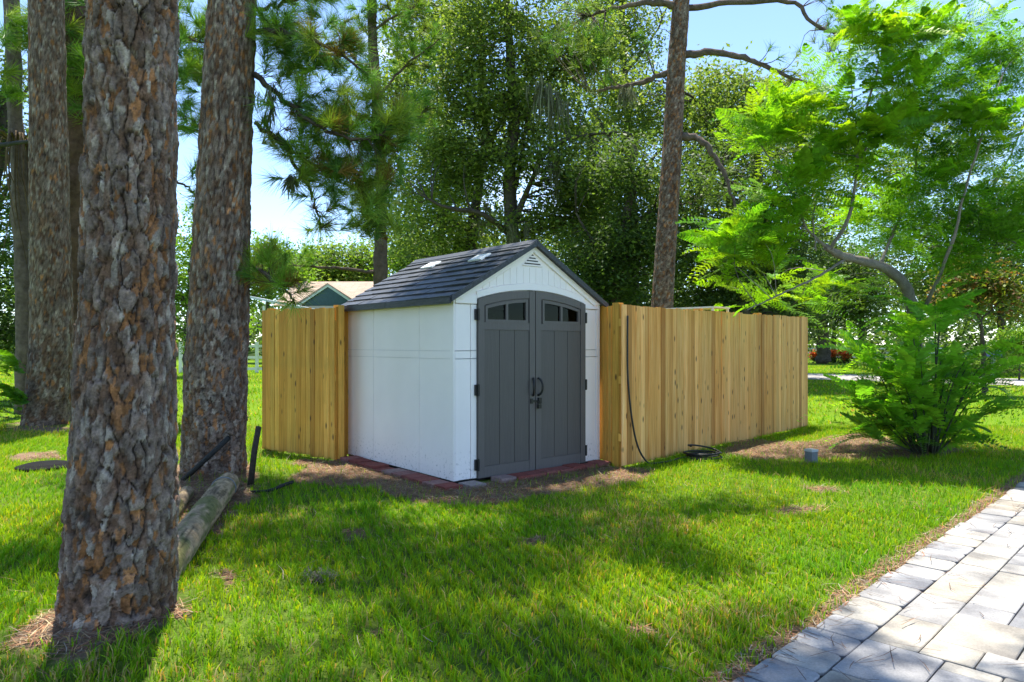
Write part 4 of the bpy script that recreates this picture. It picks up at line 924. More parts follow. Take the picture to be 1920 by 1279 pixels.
# doors
def door(x0, x1, hinge_left):
    d = sp_('door', None, None); bpy.data.objects.remove(d)
    n = 16; uu = np.linspace(x0, x1, n); poly = [(x0, .03), (x1, .03)] + [(u, za(u) - .004) for u in uu[::-1]]
    wx0, wx1 = (x0 + .118, x1 - .13) if hinge_left else (x0 + .13, x1 - .118)
    wz0 = 1.645; wtop = lambda u: za(u) - .125
    # leaf: skin with a window opening, built from strips
    bm = bmesh.new(); box(bm, x0, x1, -.022, -.004, .03, wz0); 
    box(bm, x0, wx0, -.022, -.004, wz0 + .0005, za(x0) - .06); box(bm, wx1, x1, -.022, -.004, wz0 + .0005, za(x1) - .06)
    for a, b in zip(np.linspace(x0, x1, 13)[:-1], np.linspace(x0, x1, 13)[1:]):
        lo_a = wtop(a) if wx0 < (a + b) / 2 < wx1 else za(a) - .061; lo_b = wtop(b) if wx0 < (a + b) / 2 < wx1 else za(b) - .061
        prism(bm, [(a, lo_a), (b, lo_b), (b, za(b) - .004), (a, za(a) - .004)], -.022, -.004)
    d = sp_('door', bm_mesh('door', bm), MAT['door_grey'])
    sw = .075
    so, si = (x0, x0 + sw), (x1 - sw * 1.05, x1)
    if not hinge_left: so, si = (x1 - sw, x1), (x0, x0 + sw * 1.05)
    for a, b in (so, si):
        sp_('stile', prismme('stile', [(a + .001, .032), (b, .032), (b, za(b) - .006), (a + .001, za(a) - .006)], -.040, -.0225, .004), MAT['door_lite'], d)
    ia, ib = (so[1], si[0]) if hinge_left else (si[1], so[0]); ia += .002; ib -= .002
    us_ = np.linspace(ia, ib, 9)
    top = [(u, za(u) - .085) for u in us_] + [(u, za(u) - .006) for u in us_[::-1]]
    bm = bmesh.new(); 
    for p, q in zip(us_[:-1], us_[1:]): prism(bm, [(p, za(p) - .085), (q, za(q) - .085), (q, za(q) - .006), (p, za(p) - .006)], -.037, -.0225)
    sp_('rail', bm_mesh('rail', bm), MAT['door_lite'], d)
    sp_('rail', boxme('rail', ia, ib, -.037, -.0225, .032, .145, bevel=.004), MAT['door_lite'], d)
    sp_('rail', boxme('rail', ia, ib, -.037, -.0225, 1.548, 1.622, bevel=.004), MAT['door_lite'], d)
    # planks between the rails
    e = np.linspace(ia, ib, 4)
    for p, q in zip(e[:-1], e[1:]):
        sp_('plank', boxme('plank', p + .003, q - .003, -.030, -.0225, .148, 1.545, bevel=.003), MAT['door_grey'], d)
    # window frame and two panes
    bm = bmesh.new(); fw = .028; box(bm, wx0 - fw, wx1 + fw, -.040, -.0225, wz0 - fw + .005, wz0 + .008)
    for a in (wx0 - fw, wx1): prism(bm, [(a, wz0 + .0085), (a + fw, wz0 + .0085), (a + fw, wtop(a + fw) + .028), (a, wtop(a) + .028)], -.040, -.0225)
    xm = (wx0 + wx1) / 2; prism(bm, [(xm - .014, wz0 + .0085), (xm + .014, wz0 + .0085), (xm + .014, wtop(xm + .014)), (xm - .014, wtop(xm - .014))], -.038, -.008)
    ws = np.linspace(wx0, wx1, 9)
    for p, q in zip(ws[:-1], ws[1:]): prism(bm, [(p, wtop(p) - .004), (q, wtop(q) - .004), (q, wtop(q) + .028), (p, wtop(p) + .028)], -.0395, -.0225)
    sp_('window_frame', bm_mesh('window_frame', bm), MAT['door_lite'], d)
    for a, b in ((wx0 + .001, xm - .015), (xm + .015, wx1 - .001)):
        sp_('pane', prismme('pane', [(a, wz0 + .001), (b, wz0 + .001), (b, wtop(b) - .001), (a, wtop(a) - .001)], -.016, -.012, 0), MAT['glass'], d)
    # hinges
    hx = x0 if hinge_left else x1; sg = -1 if hinge_left else 1
    for z in (.17, .93, 1.70):
        bm = bmesh.new(); box(bm, min(hx, hx + sg * .034), max(hx, hx + sg * .034), -.034, -.0105, z - .055, z + .055)
        V, Fq = tube(np.array([(hx + sg * .004, -.045, z - .06), (hx + sg * .004, -.045, z + .06)]), .011, 8); vv = [bm.verts.new(v) for v in V]
        for f in Fq:
            if len(set(f)) == 4: bm.faces.new([vv[i] for i in f])
        sp_('hinge', bm_mesh('hinge', bm), MAT['black'], d)
    # bow handle
    cx = (si[0] + si[1]) / 2 + (.012 if hinge_left else -.012); A = []
    for k in range(13):
        a = math.pi * k / 12; A.append((cx + (-.0 if hinge_left else .0) + .032 * math.sin(a) * (-1 if hinge_left else 1), -.042 - .045 * math.sin(a), .935 - .092 * math.cos(a)))
    V, Fq = tube(np.array(A), .0125, 8); sp_('handle', mesh('handle', V, Fq, None, True), MAT['black'], d)
    return d
d1 = door(DL, DM - .005, True); d2 = door(DM + .005, DR, False)
bm = bmesh.new(); box(bm, DM - .075, DM + .07, -.056, -.0405, .77, .795); box(bm, DM - .075, DM - .045, -.05, -.0405, .755, .81); box(bm, DM + .03, DM + .075, -.062, -.0405, .75, .815)
sp_('latch', bm_mesh('latch', bm, .003), MAT['black'], d1)
bm = bmesh.new(); box(bm, DM + .008, DM + .052, -.082, -.0625, .70, .745)
V, Fq = tube(np.array([(DM + .016, -.072, .745), (DM + .016, -.072, .77), (DM + .03, -.072, .785), (DM + .044, -.072, .77), (DM + .044, -.072, .745)]), .0045, 6); vv = [bm.verts.new(v) for v in V]
for f in Fq:
    if len(set(f)) == 4: bm.faces.new([vv[i] for i in f])
pl = link('padlock', bm_mesh('padlock', bm, .002), MAT['black']); pl.matrix_world = Matrix.Translation((SHED[0], SHED[1], 0)) @ Matrix.Rotation(SA, 4, 'Z')
tag(pl, 'small padlock hanging from the latch between the grey shed doors', 'padlock')
# things seen dimly through the door panes
hc = link('hose_coil', None); bpy.data.objects.remove(hc)
A = [(.60 + .085 * math.cos(a), .16 + .01 * a / 6, 1.645 + .085 * math.sin(a)) for a in np.linspace(0, 18.8, 70)]
V, Fq = tube(np.array(A), .014, 6); hc = link('hose_coil', mesh('hose_coil', V, Fq, None, True), MAT['lime']); hc.matrix_world = pl.matrix_world.copy(); tag(hc, 'lime coil of hose seen through the left door window', 'hose')
sp_('back_gable', prismme('back_gable', [(.0125, EZ + .002), (SW - .0125, EZ + .002), (MIDX, PK - .01)], SD - .02, SD - .004, 0), WP)
# roof
TH = math.atan2(PK - EZ, MIDX); OV = .075
roof = sp_('roof', None, None); bpy.data.objects.remove(roof)
bm = bmesh.new(); sl = (PK - EZ) / MIDX; t_ = .03
prism(bm, [(-OV, EZ - sl * OV), (MIDX, PK), (SW + OV, EZ - sl * OV), (SW + OV, EZ - sl * OV + t_), (MIDX, PK + t_), (-OV, EZ - sl * OV + t_)], -.07, SD + .05)
bm.normal_update(); bmesh.ops.triangulate(bm, faces=[f for f in bm.faces if len(f.verts) > 4])
roof = sp_('roof', bm_mesh('roof', bm), MAT['shingle'])
slope = math.hypot(MIDX + OV, (MIDX + OV) * sl); NC = 9; cl = slope / NC
for sg in (-1, 1):
    ex, ez = (-OV, EZ - sl * OV + t_) if sg < 0 else (SW + OV, EZ - sl * OV + t_)
    ux, uz = (math.cos(TH), math.sin(TH)) if sg < 0 else (-math.cos(TH), math.sin(TH)); nx_, nz_ = (-math.sin(TH) if sg < 0 else math.sin(TH)), math.cos(TH)
    for c_ in range(NC):
        y = -.072
        while y < SD + .05:
            w = random.uniform(.12, .36); y1 = min(y + w, SD + .053)
            if y < 1.19 < y1 + .07: y1 = 1.19 if y < 1.18 else y1
            if SD + .053 - y1 < .06: y1 = SD + .053
            s0, s1 = c_ * cl - (.012 if c_ == 0 else .006 * random.random() + .012), (c_ + 1) * cl
            h0, h1 = .020 + random.uniform(-.004, .006), .004
            if abs(y - 1.19) < 1e-6: y += .004
            def pt(s, h, yy): return (ex + ux * s + nx_ * h, yy, ez + uz * s + nz_ * h)
            bm = bmesh.new(); gp_ = .0015
            P8 = [pt(s0, .0005, y + gp_), pt(s1, .0005, y + gp_), pt(s1, .0005, y1 - gp_), pt(s0, .0005, y1 - gp_), pt(s0, h0, y + gp_), pt(s1, h1, y + gp_), pt(s1, h1, y1 - gp_), pt(s0, h0, y1 - gp_)]
            vv = [bm.verts.new(p) for p in P8]
            for f in ((0, 3, 2, 1), (4, 5, 6, 7), (0, 1, 5, 4), (1, 2, 6, 5), (2, 3, 7, 6), (3, 0, 4, 7)): bm.faces.new([vv[i] for i in f])
            sp_('shingle', bm_mesh('shingle', bm), MAT['shingle'], roof); y = y1
    for yc in ((.62, 1.62) if sg < 0 else (.62, 1.62)):
        bm = bmesh.new(); s0, s1 = slope - .36, slope - .20
        P8 = [pt(s0, .016, yc - .13), pt(s1, .016, yc - .13), pt(s1, .016, yc + .13), pt(s0, .016, yc + .13), pt(s0, .034, yc - .12), pt(s1, .030, yc - .12), pt(s1, .030, yc + .12), pt(s0, .034, yc + .12)]
        vv = [bm.verts.new(p) for p in P8]
        for f in ((0, 3, 2, 1), (4, 5, 6, 7), (0, 1, 5, 4), (1, 2, 6, 5), (2, 3, 7, 6), (3, 0, 4, 7)): bm.faces.new([vv[i] for i in f])
        sp_('skylight', bm_mesh('skylight', bm, .003), MAT['skylight'], roof)
for sg in (-1, 1):
    xe = -OV if sg < 0 else SW + OV; zz0 = EZ - sl * OV
    for ya, yb in ((-.07, 1.186), (1.194, SD + .05)): sp_('eave_edge', boxme('eave_edge', min(xe, xe + sg * .022) - .0005, max(xe, xe + sg * .022) + .0005, ya, yb, zz0 - .03, zz0 + .034, bevel=.004), MAT['shingle'], roof)
bm = bmesh.new(); prism(bm, [(MIDX - .085, PK + t_ - .085 * sl + .012), (MIDX, PK + t_ + .014), (MIDX + .085, PK + t_ - .085 * sl + .012), (MIDX + .085, PK + t_ - .085 * sl + .026), (MIDX, PK + t_ + .034), (MIDX - .085, PK + t_ - .085 * sl + .026)], -.078, SD + .058)
bm.normal_update(); bmesh.ops.triangulate(bm, faces=[f for f in bm.faces if len(f.verts) > 4])
sp_('ridge_cap', bm_mesh('ridge_cap', bm), MAT['shingle'], roof)
for sg in (-1, 1):
    x0, x1 = (-OV - .004, MIDX - .002) if sg < 0 else (SW + OV + .004, MIDX + .002); zz0 = EZ - sl * OV; q = [(x0, zz0 - .012), (x1, PK - .012), (x1, PK + t_ + .016), (x0, zz0 + t_ + .016)]
    if sg > 0: q = q[::-1]
    sp_('rake_edge', prismme('rake_edge', q, -.088, -.0735, .002), MAT['shingle'], roof)

# ------------------------------------------------------------------ brick edging round the shed
edg = thing('brick_edging', 'sunken course of worn red bricks edging the foot of the shed', 'edging', (SHED[0], SHED[1], 0), SA)
def brick_(x0, x1, y0, y1, z):
    o = link('brick', boxme('brick', x0 + .004, x1 - .004, y0 + .004, y1 - .004, -.08, z, bevel=.006), MAT['brick'], edg); o.rotation_euler = (random.uniform(-.012, .012), random.uniform(-.012, .012), 0); return o
x = .02
while x < 2.32:
    if not (.16 < x < .40): brick_(x, x + .2, -.25 + random.uniform(-.015, .015), -.05, .03 + random.uniform(-.005, .006))
    x += .203
y = -.2
while y < SD - .02: 
    brick_(-.23 + random.uniform(-.015, .01), -.02, y, y + .2, .03 + random.uniform(-.006, .008)); y += .203

# ------------------------------------------------------------------ fences
board_v = []
for k in range(8):
    w = .0885; hh = 1.835 + random.uniform(-.008, .008); board_v.append((boxme('picket', -w / 2, w / 2, -.009, .009, .02, hh, bevel=.002), w))
for k, (me_, w) in enumerate(board_v): me_.materials.append(MAT['wood'])
board_g = []
for k in range(5):
    me_ = board_v[k][0].copy(); me_.materials.clear(); me_.materials.append(MAT['wood_green']); board_g.append((me_, board_v[k][1]))
def fence_run(root, a, b, pool, pitch=.0905, thick_side=1, rails=True, posts=(), skip=()):
    a, b = np.array(a), np.array(b); Lf = np.linalg.norm(b - a); d = (b - a) / Lf; ang = math.atan2(d[1], d[0]); nrm = np.array([-d[1], d[0]]) * thick_side
    n = int(round(Lf / pitch)); inv = root_matrix(root).inverted()
    for i in range(n):
        if i in skip: continue
        p = a + d * (i + .5) * Lf / n + nrm * random.uniform(-.0045, .0045); me_, w = pool[random.randrange(len(pool))]
        o = bpy.data.objects.new('picket', me_); COL.objects.link(o); o.parent = root
        o.matrix_local = inv @ Matrix.Translation((*p, random.uniform(-.012, .012))) @ Matrix.Rotation(ang + (math.pi if random.random() < .5 else 0) + random.uniform(-.012, .012), 4, 'Z') @ Matrix.Rotation(random.uniform(-.003, .003), 4, 'Y')
    if rails:
        for z in (.3, .95, 1.6):
            bm = bmesh.new(); box(bm, 0, Lf, .012, .05, z, z + .085); me_ = bm_mesh('rail', bm, .003); me_.transform(Matrix.Translation((*a, 0)) @ Matrix.Rotation(ang, 4, 'Z') @ Matrix.Scale(thick_side, 4, (0, 1, 0))); part('rail', me_, MAT['wood_green'], root)
    for s in posts:
        bm = bmesh.new(); box(bm, s - .045, s + .045, .052, .142, -.1, 1.87); me_ = bm_mesh('post', bm, .004); me_.transform(Matrix.Translation((*a, 0)) @ Matrix.Rotation(ang, 4, 'Z') @ Matrix.Scale(thick_side, 4, (0, 1, 0))); part('post', me_, MAT['wood_green'], root)
# right fence: short return beside the shed, then the long run
Dp, De = G(1166, 878), G(1514, 801)
fr = thing('wooden_fence', 'long new wooden picket fence running right from the shed doors', 'fence', (*Dp, 0))
fence_run(fr, Dp, De, board_v, posts=(.06, 1.9, 3.7, 5.4))
ret = np.array([-.36, .93]); ret /= np.linalg.norm(ret)
fence_run(fr, Dp + ret * .02, Dp + ret * 1.1, board_g, pitch=.098, thick_side=-1)
fd = (De - Dp) / np.linalg.norm(De - Dp); bk = np.array([-fd[1], fd[0]])
fence_run(fr, De + bk * .02, De + bk * 4.2, board_g, pitch=.0905, thick_side=1, posts=(2.1, 4.1))
# left fence panel
La, Lb = G(493, 844), G(627, 864)
fl = thing('wooden_fence', 'short yellowish wooden fence panel left of the shed', 'fence', (*La, 0))
fence_run(fl, La, Lb, board_g, posts=(.06, 1.4))
bd = np.array([.24, .97]); fence_run(fl, Lb + bd * .012 + np.array([.012, 0]), Lb + bd * .95, board_g, pitch=.096, thick_side=1)
fence_run(fl, La + np.array([.01, .02]), La + np.array([.6, 2.2]), board_g, thick_side=-1)
post = boxme('post', -.045, .045, -.045, .045, -.1, 1.86)

# ------------------------------------------------------------------ hose, light, timbers, lid
fl_n = -bk
hp = Dp + fd * .07 + fl_n * .03
P = [(*(hp + fl_n * .0), 1.72), (*(hp + fd * .0 + fl_n * .0), 1.1), (*(hp + fd * .04 + fl_n * .02), .62), (*(hp + fd * .12 + fl_n * .05), .25), (*(hp + fd * .24 + fl_n * .1), .05), (*(hp + fd * .34 + fl_n * .16), .03), (*(hp + fd * .55 + fl_n * .22), .035)]
c0 = G(1318, 862)
q = list(smooth_path(P, 40))
for k in range(90):
    a = k / 90 * 4.2 * 2 * math.pi + 2.6; rr = .20 + .03 * math.sin(a * .37); q.append((c0[0] + rr * math.cos(a), c0[1] + rr * .8 * math.sin(a), .03 + .018 * (k / 22) + .07 * max(0, math.sin(a * .5)) * (k > 50)))
q = np.array(q); V, Fq = tube(smooth_path(q[::3], 160), .011, 8)
tag(link('garden_hose', mesh('garden_hose', V, Fq, None, True), MAT['rubber']), 'black garden hose hanging down the right fence and coiled on the grass', 'hose')
lp = G(1521, 868); tl = thing('landscape_light', 'small grey square post light standing in the mulch before the right fence', 'light', (*lp, 0), .5)
link('body', boxme('body', -.05, .05, -.05, .05, -.02, .135, bevel=.004), MAT['grey_post'], tl)
link('cap', boxme('cap', -.056, .056, -.056, .056, .1365, .162, bevel=.006), plain('pale_cap', (.5, .52, .54), .4, .4), tl)  # cap coloured paler than the body to give it a lit top
link('stake', boxme('stake', -.015, .015, -.015, .015, -.15, -.0205, bevel=.002), MAT['black'], tl)
def log(name, label, p0, p1, r, seed, seg=56, n=140):
    rg = np.random.default_rng(seed); P = smooth_path([p0, (np.array(p0) + p1) / 2 + [0, 0, .006], p1], n); V, Fq = tube(P, r * (1 + .03 * rg.normal(size=n)), seg); 
    ang = np.tile(np.arange(seg) / seg * 6.28, n); ln = np.repeat(np.arange(n) / n, seg); m = len(ang)
    k = fbm(ang * 3.2, ln * 30 + seed); cr_ = fbm(ang * 9, ln * 6 + seed)
    c = np.array([.34, .25, .155]) * (.4 + 1.1 * k[:, None]); c = c + (np.array([.12, .13, .04]) - c) * sstep(.5, .7, fbm(ang * 1.3 + 4, ln * 9))[:, None] * .8; c = c * (1 - .5 * (cr_ < .32))[:, None]
    V[:m] += (V[:m] - np.repeat(P, seg, 0)) * (.05 * (k - .5) - .05 * (cr_ < .32))[:, None]
    cc = np.vstack([c, [[.2, .16, .1]] * (len(V) - m)]); return tag(link(name, mesh(name, V, Fq, cc, True), MAT['old_wood']), label, 'log')
a0, a1 = G(338, 1052), G(428, 925); dl = (a1 - a0); log('landscape_log', 'mossy round timber lying in the grass behind the foreground pine', np.array([*(a0 - dl * .25), .085]), np.array([*a1, .10]), 0.098, 3)
b0, b1 = G(300, 1010), G(350, 935); log('landscape_log', 'second mossy timber end, mostly hidden behind the foreground pine', np.array([*b0, .045]), np.array([*b1, .05]), .062, 4)
s0 = G(468, 915); V, Fq = tube(np.array([(s0[0], s0[1], -.05), W(477, 845, s0[1]), W(485, 800, s0[1])]), [.032, .030, .028], 4); tag(link('wooden_stake', mesh('wooden_stake', V, Fq, np.full((len(V), 3), .05) * [1, .85, .7]), MAT['old_wood']), 'dark slanting stake in the ground left of the fence panel', 'stake')
zz = 7.0; V, Fq = tube(np.array([W(338, 905, zz), W(385, 862, zz), W(430, 820, zz)]), .026, 4); tag(link('plank', mesh('plank', V, Fq, np.full((len(V), 3), .035)), MAT['old_wood']), 'dark plank leaning against the foot of the second pine', 'plank')
q = smooth_path([(*G(470, 928), .03), (*G(505, 930), .05), (*G(530, 922), .06), (*G(548, 912), .04)], 14); V, Fq = tube(q, np.linspace(.012, .02, 14), 6); tag(link('fallen_branch', mesh('fallen_branch', V, Fq, np.full((len(V), 3), .03)), MAT['old_wood']), 'short dark branch lying on the grass right of the mossy timber', 'branch')
# ring of string/wire on the timber
A = [np.array([*(a0 + dl * .86), .10]) + .105 * (math.cos(t_) * np.array([-dl[1], dl[0], 0]) / np.linalg.norm(dl) + math.sin(t_) * np.array([0, 0, 1])) for t_ in np.linspace(-.3, 3.5, 20)]
V, Fq = tube(np.array(A), .006, 5); tag(link('wire_loop', mesh('wire_loop', V, Fq, None, True), MAT['grey_post']), 'grey wire looped over the upper end of the mossy timber', 'wire')
ll = G(86, 878); V, Fq = tube(np.array([(ll[0], ll[1], -.02), (ll[0], ll[1], .035), (ll[0], ll[1], .06)]), [.30, .29, .2], 24); bm = bmesh.new(); vv = [bm.verts.new(v) for v in V[:72]]
for f in Fq:
    if max(f) < 72 and len(set(f)) == 4: bm.faces.new([vv[i] for i in f])
bm.faces.new(vv[48:72]); tag(link('ground_lid', bm_mesh('ground_lid', bm), MAT['black_lid']), 'round black plastic lid lying in the lawn left of the foreground pine', 'lid')
mc = G(598, 1092); rg = np.random.default_rng(8); n_ = 240; x_ = mc[0] + rg.normal(0, .045, n_); y_ = mc[1] + rg.normal(0, .035, n_); az_ = rg.random(n_) * 6.28; p_ = np.stack([x_, y_, .02 + np.abs(rg.normal(0, .022, n_))], 1); d_ = np.stack([np.cos(az_), np.sin(az_), rg.normal(0, .5, n_)], 1) * .035; b_ = np.stack([-np.sin(az_), np.cos(az_), 0 * az_], 1) * .002
V = np.stack([p_ - d_ - b_, p_ - d_ + b_, p_ + d_], 1).reshape(-1, 3); tag(link('moss_clump', mesh('moss_clump', V, np.arange(n_ * 3).reshape(-1, 3), np.repeat(np.array([[.19, .165, .13]]) * (.5 + rg.random((n_, 1))), 3, 0)), MAT['straw']), 'small grey-brown clump of fallen moss on the lawn in front of the timber', 'moss')
# fern at the foot of the third pine
fb = G(52, 806); tf = thing('fern', 'small green fern growing against the left foot of the leftmost pine', 'fern', (*fb, 0))
place_fronds(tf, [(FR_D[k % 4], orient((fb[0] + random.uniform(-.15, .15), fb[1] - .2, random.uniform(.1, 1.1)), random.uniform(2.2, 5.5), random.uniform(.1, .9), 0, random.uniform(.8, 1.1))) for k in range(26)], 60, 'foliage')
# vine-hung palm at the left edge
pz = 13.5; tp = thing('palm_tree', 'palm trunk draped with dead brown fronds at the left edge', 'tree', (*W(38, 645, pz)[:2], 0))
acc = Acc(); simple_limb(acc, [W(44, 775, pz), W(44, 600, pz), W(40, 450, pz), W(34, 300, pz), W(26, 120, pz), W(20, -80, pz)], .15, .12, 30, 14, (.14, .11, .09), .01, 3); part('trunk', acc.me('trunk'), MAT['bark_far'], tp)
rg = np.random.default_rng(77)
for k in range(30):
    a = rg.random() * 6.28; l_ = rg.uniform(.7, 2.4); o_ = rg.uniform(.15, .55); c = W(32, 275, pz); q = smooth_path([c, c + [math.cos(a) * o_, math.sin(a) * o_, .15], c + [math.cos(a) * o_ * 1.25, math.sin(a) * o_ * 1.25, -l_ * .5], c + [math.cos(a + .3) * o_ * 1.1, math.sin(a + .3) * o_, -l_]], 14)
    V, Fq = tube(q, np.linspace(.022, .006, 14), 5); part('dead_frond', mesh('dead_frond', V, Fq, np.array([.16, .115, .07]) * np.ones((len(V), 1)) * rg.uniform(.5, 1.3), True), MAT['bark_far'], tp)
q = pw([(-30, 268), (0, 272), (30, 268), (58, 265)], 12.6); V, Fq = tube(smooth_path(q, 12), np.linspace(.05, .03, 12), 8); part('branch', mesh('branch', V, Fq, np.full((len(V), 3), .07), True), MAT['bark_far'], tp)

# ------------------------------------------------------------------ neighbour's house, fences, far things
HZ = 46.0
def hw(px, py, dz=0): return tuple(W(px, py, HZ + dz))
gz = lambda py, Z=HZ: HC - (py - HY) / F * Z
hs = thing('house', "neighbour's house with tan roof and dark teal gable beyond the left fence", 'house', (*W(620, 645, HZ)[:2], 0))
xl, xr = W(522, 0, HZ)[0], W(760, 0, HZ)[0]; ez, rz_ = gz(572), gz(528); 
part('wall', boxme('wall', xl, xr, HZ + 1, HZ + 10, 0, ez, bevel=0), MAT['house_wall'], hs)
bm = bmesh.new(); ym = HZ + 5.5; ridge0, ridge1 = W(556, 0, ym)[0], xr; zr = HC + 117 / F * ym
vv = [bm.verts.new(p) for p in ((xl - .5, HZ + .4, ez), (xr, HZ + .4, ez), (xr, HZ + 10.6, ez), (xl - .5, HZ + 10.6, ez), (ridge0, ym, zr), (ridge1, ym, zr))]
for f in ((0, 1, 5, 4), (2, 3, 4, 5), (3, 0, 4), (1, 2, 5), (0, 3, 2, 1)): bm.faces.new([vv[i] for i in f])
part('roof', bm_mesh('roof', bm), MAT['roof_tan'], hs)
gx0, gx1, gpk = W(574, 0, HZ)[0], W(672, 0, HZ)[0], gz(541); gm = (gx0 + gx1) / 2
me_ = prismme('gable', [(gx0, ez - .1), (gx1, ez - .1), (gm, gpk)], HZ - 1.0, HZ + 1.0, 0); part('gable', me_, MAT['teal'], hs)
part('wall', boxme('wall', gx0 + .2, gx1 - .2, HZ - .95, HZ + .98, 0, ez - .105, bevel=0), MAT['house_wall'], hs)
for sg in (-1, 1):
    q = [(gm, gpk + .02), (gm, gpk + .17), (gm + sg * (gm - gx0 + .35), ez - .12), (gm + sg * (gm - gx0 + .35), ez - .28)]
    if sg < 0: q = q[::-1]
    part('gable_trim', prismme('gable_trim', q, HZ - 1.15, HZ - 1.005, 0), MAT['mint_trim'], hs)
    q = [(gm, gpk + .175), (gm, gpk + .26), (gm + sg * (gm - gx0 + .4), ez - .02), (gm + sg * (gm - gx0 + .4), ez - .115)]
    if sg < 0: q = q[::-1]
    part('roof', prismme('roof', q, HZ - 1.2, HZ + 3.2, 0), MAT['roof_tan'], hs)
cp = thing('carport', 'pale metal carport roof on posts left of the tan-roofed house', 'carport', (*W(500, 645, HZ - 4)[:2], 0))
Zc = HZ - 6; xa, xb = W(452, 0, Zc)[0], W(562, 0, Zc)[0]
bm = bmesh.new(); prism(bm, [(xa, gz(556, Zc)), (xb, gz(578, Zc)), (xb, gz(574, Zc)), (xa, gz(552, Zc))], Zc, Zc + 4); part('roof', bm_mesh('roof', bm), MAT['tin'], cp)
for x_ in (xa + .2, W(492, 0, Zc)[0], xb - .2):
    part('post', boxme('post', x_ - .06, x_ + .06, Zc + .2, Zc + .32, 0, gz(572, Zc) - .05, bevel=0), MAT['white_paint'], cp)
part('wall', boxme('wall', xa, xb, Zc + 3.4, Zc + 3.9, 0, gz(583, Zc), bevel=0), MAT['house_wall'], hs)
part('door', boxme('door', W(470, 0, Zc)[0], W(493, 0, Zc)[0], Zc + 3.3, Zc + 3.395, 0.02, gz(600, Zc), bevel=0), MAT['green_door'], hs)
def rail_fence(label, x0, x1, Z, h, sp__, zs, group=None):
    t = thing('rail_fence', label, 'fence', ((x0 + x1) / 2, Z, 0)); x = x0
    while x <= x1:
        part('post', boxme('post', x - .065, x + .065, Z - .065, Z + .065, -.1, h, bevel=.01), MAT['white_paint'], t); x += sp__
    for z in zs: part('rail', boxme('rail', x0, x1, Z - .02, Z + .02, z - .06, z + .06, bevel=.005), MAT['white_paint'], t)
rail_fence('white three-rail fence on the lawn beside the left fence panel', -16, -2, 34, 1.5, 1.84, (.2, .75, 1.3))
rail_fence('white rail fence far off across the road at right', 22, 38, 62, 1.25, 2.4, (.25, .62, 1.0))
for k, (px, py, lab) in enumerate([(1533, 672, 'leftmost of the three orange flower clumps across the road'), (1559, 668, 'middle orange flower clump, largest of the three across the road'), (1587, 673, 'rightmost orange flower clump beside the dark trunks across the road')]):
    Z = 52; c = W(px, py - 6, Z); ro = thing('flower_clump', lab, 'flowers', (c[0], c[1], 0), 0, 'orange flowers across the road'); rg = np.random.default_rng(k)
    V, Q, cc = leaves(c + rg.normal(0, 1, (26, 3)) * [.22, .2, .14], 26, .09, .16, np.array([[.55, .12, .02], [.6, .17, .03], [.42, .08, .02]]), k); part('blossom', mesh('blossom', V, Q, cc), MAT['orange'], ro, 'stuff')
    V, Q, cc = leaves(np.array([[c[0], c[1], .15], [c[0] + .2, c[1], .3], [c[0] - .2, c[1], .3]]), 60, (.25, .2, .15), .22, DARK, k); part('leaves', mesh('leaves', V, Q, cc), MAT['leaf'], ro, 'stuff')
for k, (px, Z, w, lab) in enumerate([(1613, 54, .28, 'straight dark trunk right of the orange flower clumps'), (1562, 55, .2, 'thin trunk behind the middle orange flower clump')]):
    b = W(px, 645, Z); t = thing('shade_tree', lab, 'tree', (b[0], b[1], 0), 0, 'dark trunks across the road'); acc = Acc(); simple_limb(acc, [(b[0], Z, -.1), (b[0] + .1, Z, 3), (b[0] - .1, Z, 6.5)], w, w * .5, 20, 10, (.05, .045, .04), .02, k); part('trunk', acc.me('trunk'), MAT['bark_far'], t)
    rg = np.random.default_rng(90 + k); V, Q, cc = leaves(np.array([b[0], Z, 6.3]) + rg.normal(0, 1, (60, 3)) * [1.6, 1.4, 1.0], 50, .5, .26, DARK, 60 + k); part('crown', mesh('crown', V, Q, cc), MAT['leaf'], t, 'stuff')
# mailbox and hedge at right
mz = 25.0; mb = W(1862, 645, mz); tm = thing('mailbox', 'blue rounded mailbox on a post by the road at right', 'mailbox', (mb[0], mb[1], 0), .3)
bm = bmesh.new(); zc = gz(664, mz); pr = [(-.12, zc - .1), (.12, zc - .1)] + [(.12 * math.cos(a), zc + .05 + .12 * math.sin(a)) for a in np.linspace(0, math.pi, 9)]; prism(bm, pr, -.24, .24); me_ = bm_mesh('box', bm, .004); me_.transform(Matrix.Rotation(1.1, 4, 'Z')); link('box', me_, MAT['blue'], tm)
link('post', boxme('post', -.05, .05, -.05, .05, -.1, zc - .102, bevel=.004), MAT['old_wood'] if False else MAT['grey_post'], tm)
rg = np.random.default_rng(123)
for nm, lab, ells, pal in (('hedge', 'rounded bright green hedge at the right edge behind the mailbox', [(1910, 645, 40, 32, 60, 27)], BRIGHT), ('hedge', 'low dark hedge along the far side of the road at right', [(1850, 690, 90, 8, 70, 30), (1690, 680, 90, 9, 60, 36)], DARK)):
    C = ell_centres(ells, 27, rg); t = thing(nm, lab, 'hedge', (*C.mean(0)[:2], 0)); V, Q, cc = leaves(C, 70, (.16, .16, .12), .1, pal, 124); V[:, 2] = np.maximum(V[:, 2], .01); part('foliage', mesh('foliage', V, Q, cc), MAT['leaf'], t, 'stuff')
    a = C.mean(0); acc = Acc(); simple_limb(acc, [(a[0], a[1], -.05), (a[0] + .05, a[1], max(.3, a[2]))], .04, .02, 6, 6, OAKBARK); part('stem', acc.me('stem'), MAT['bark_far'], t)

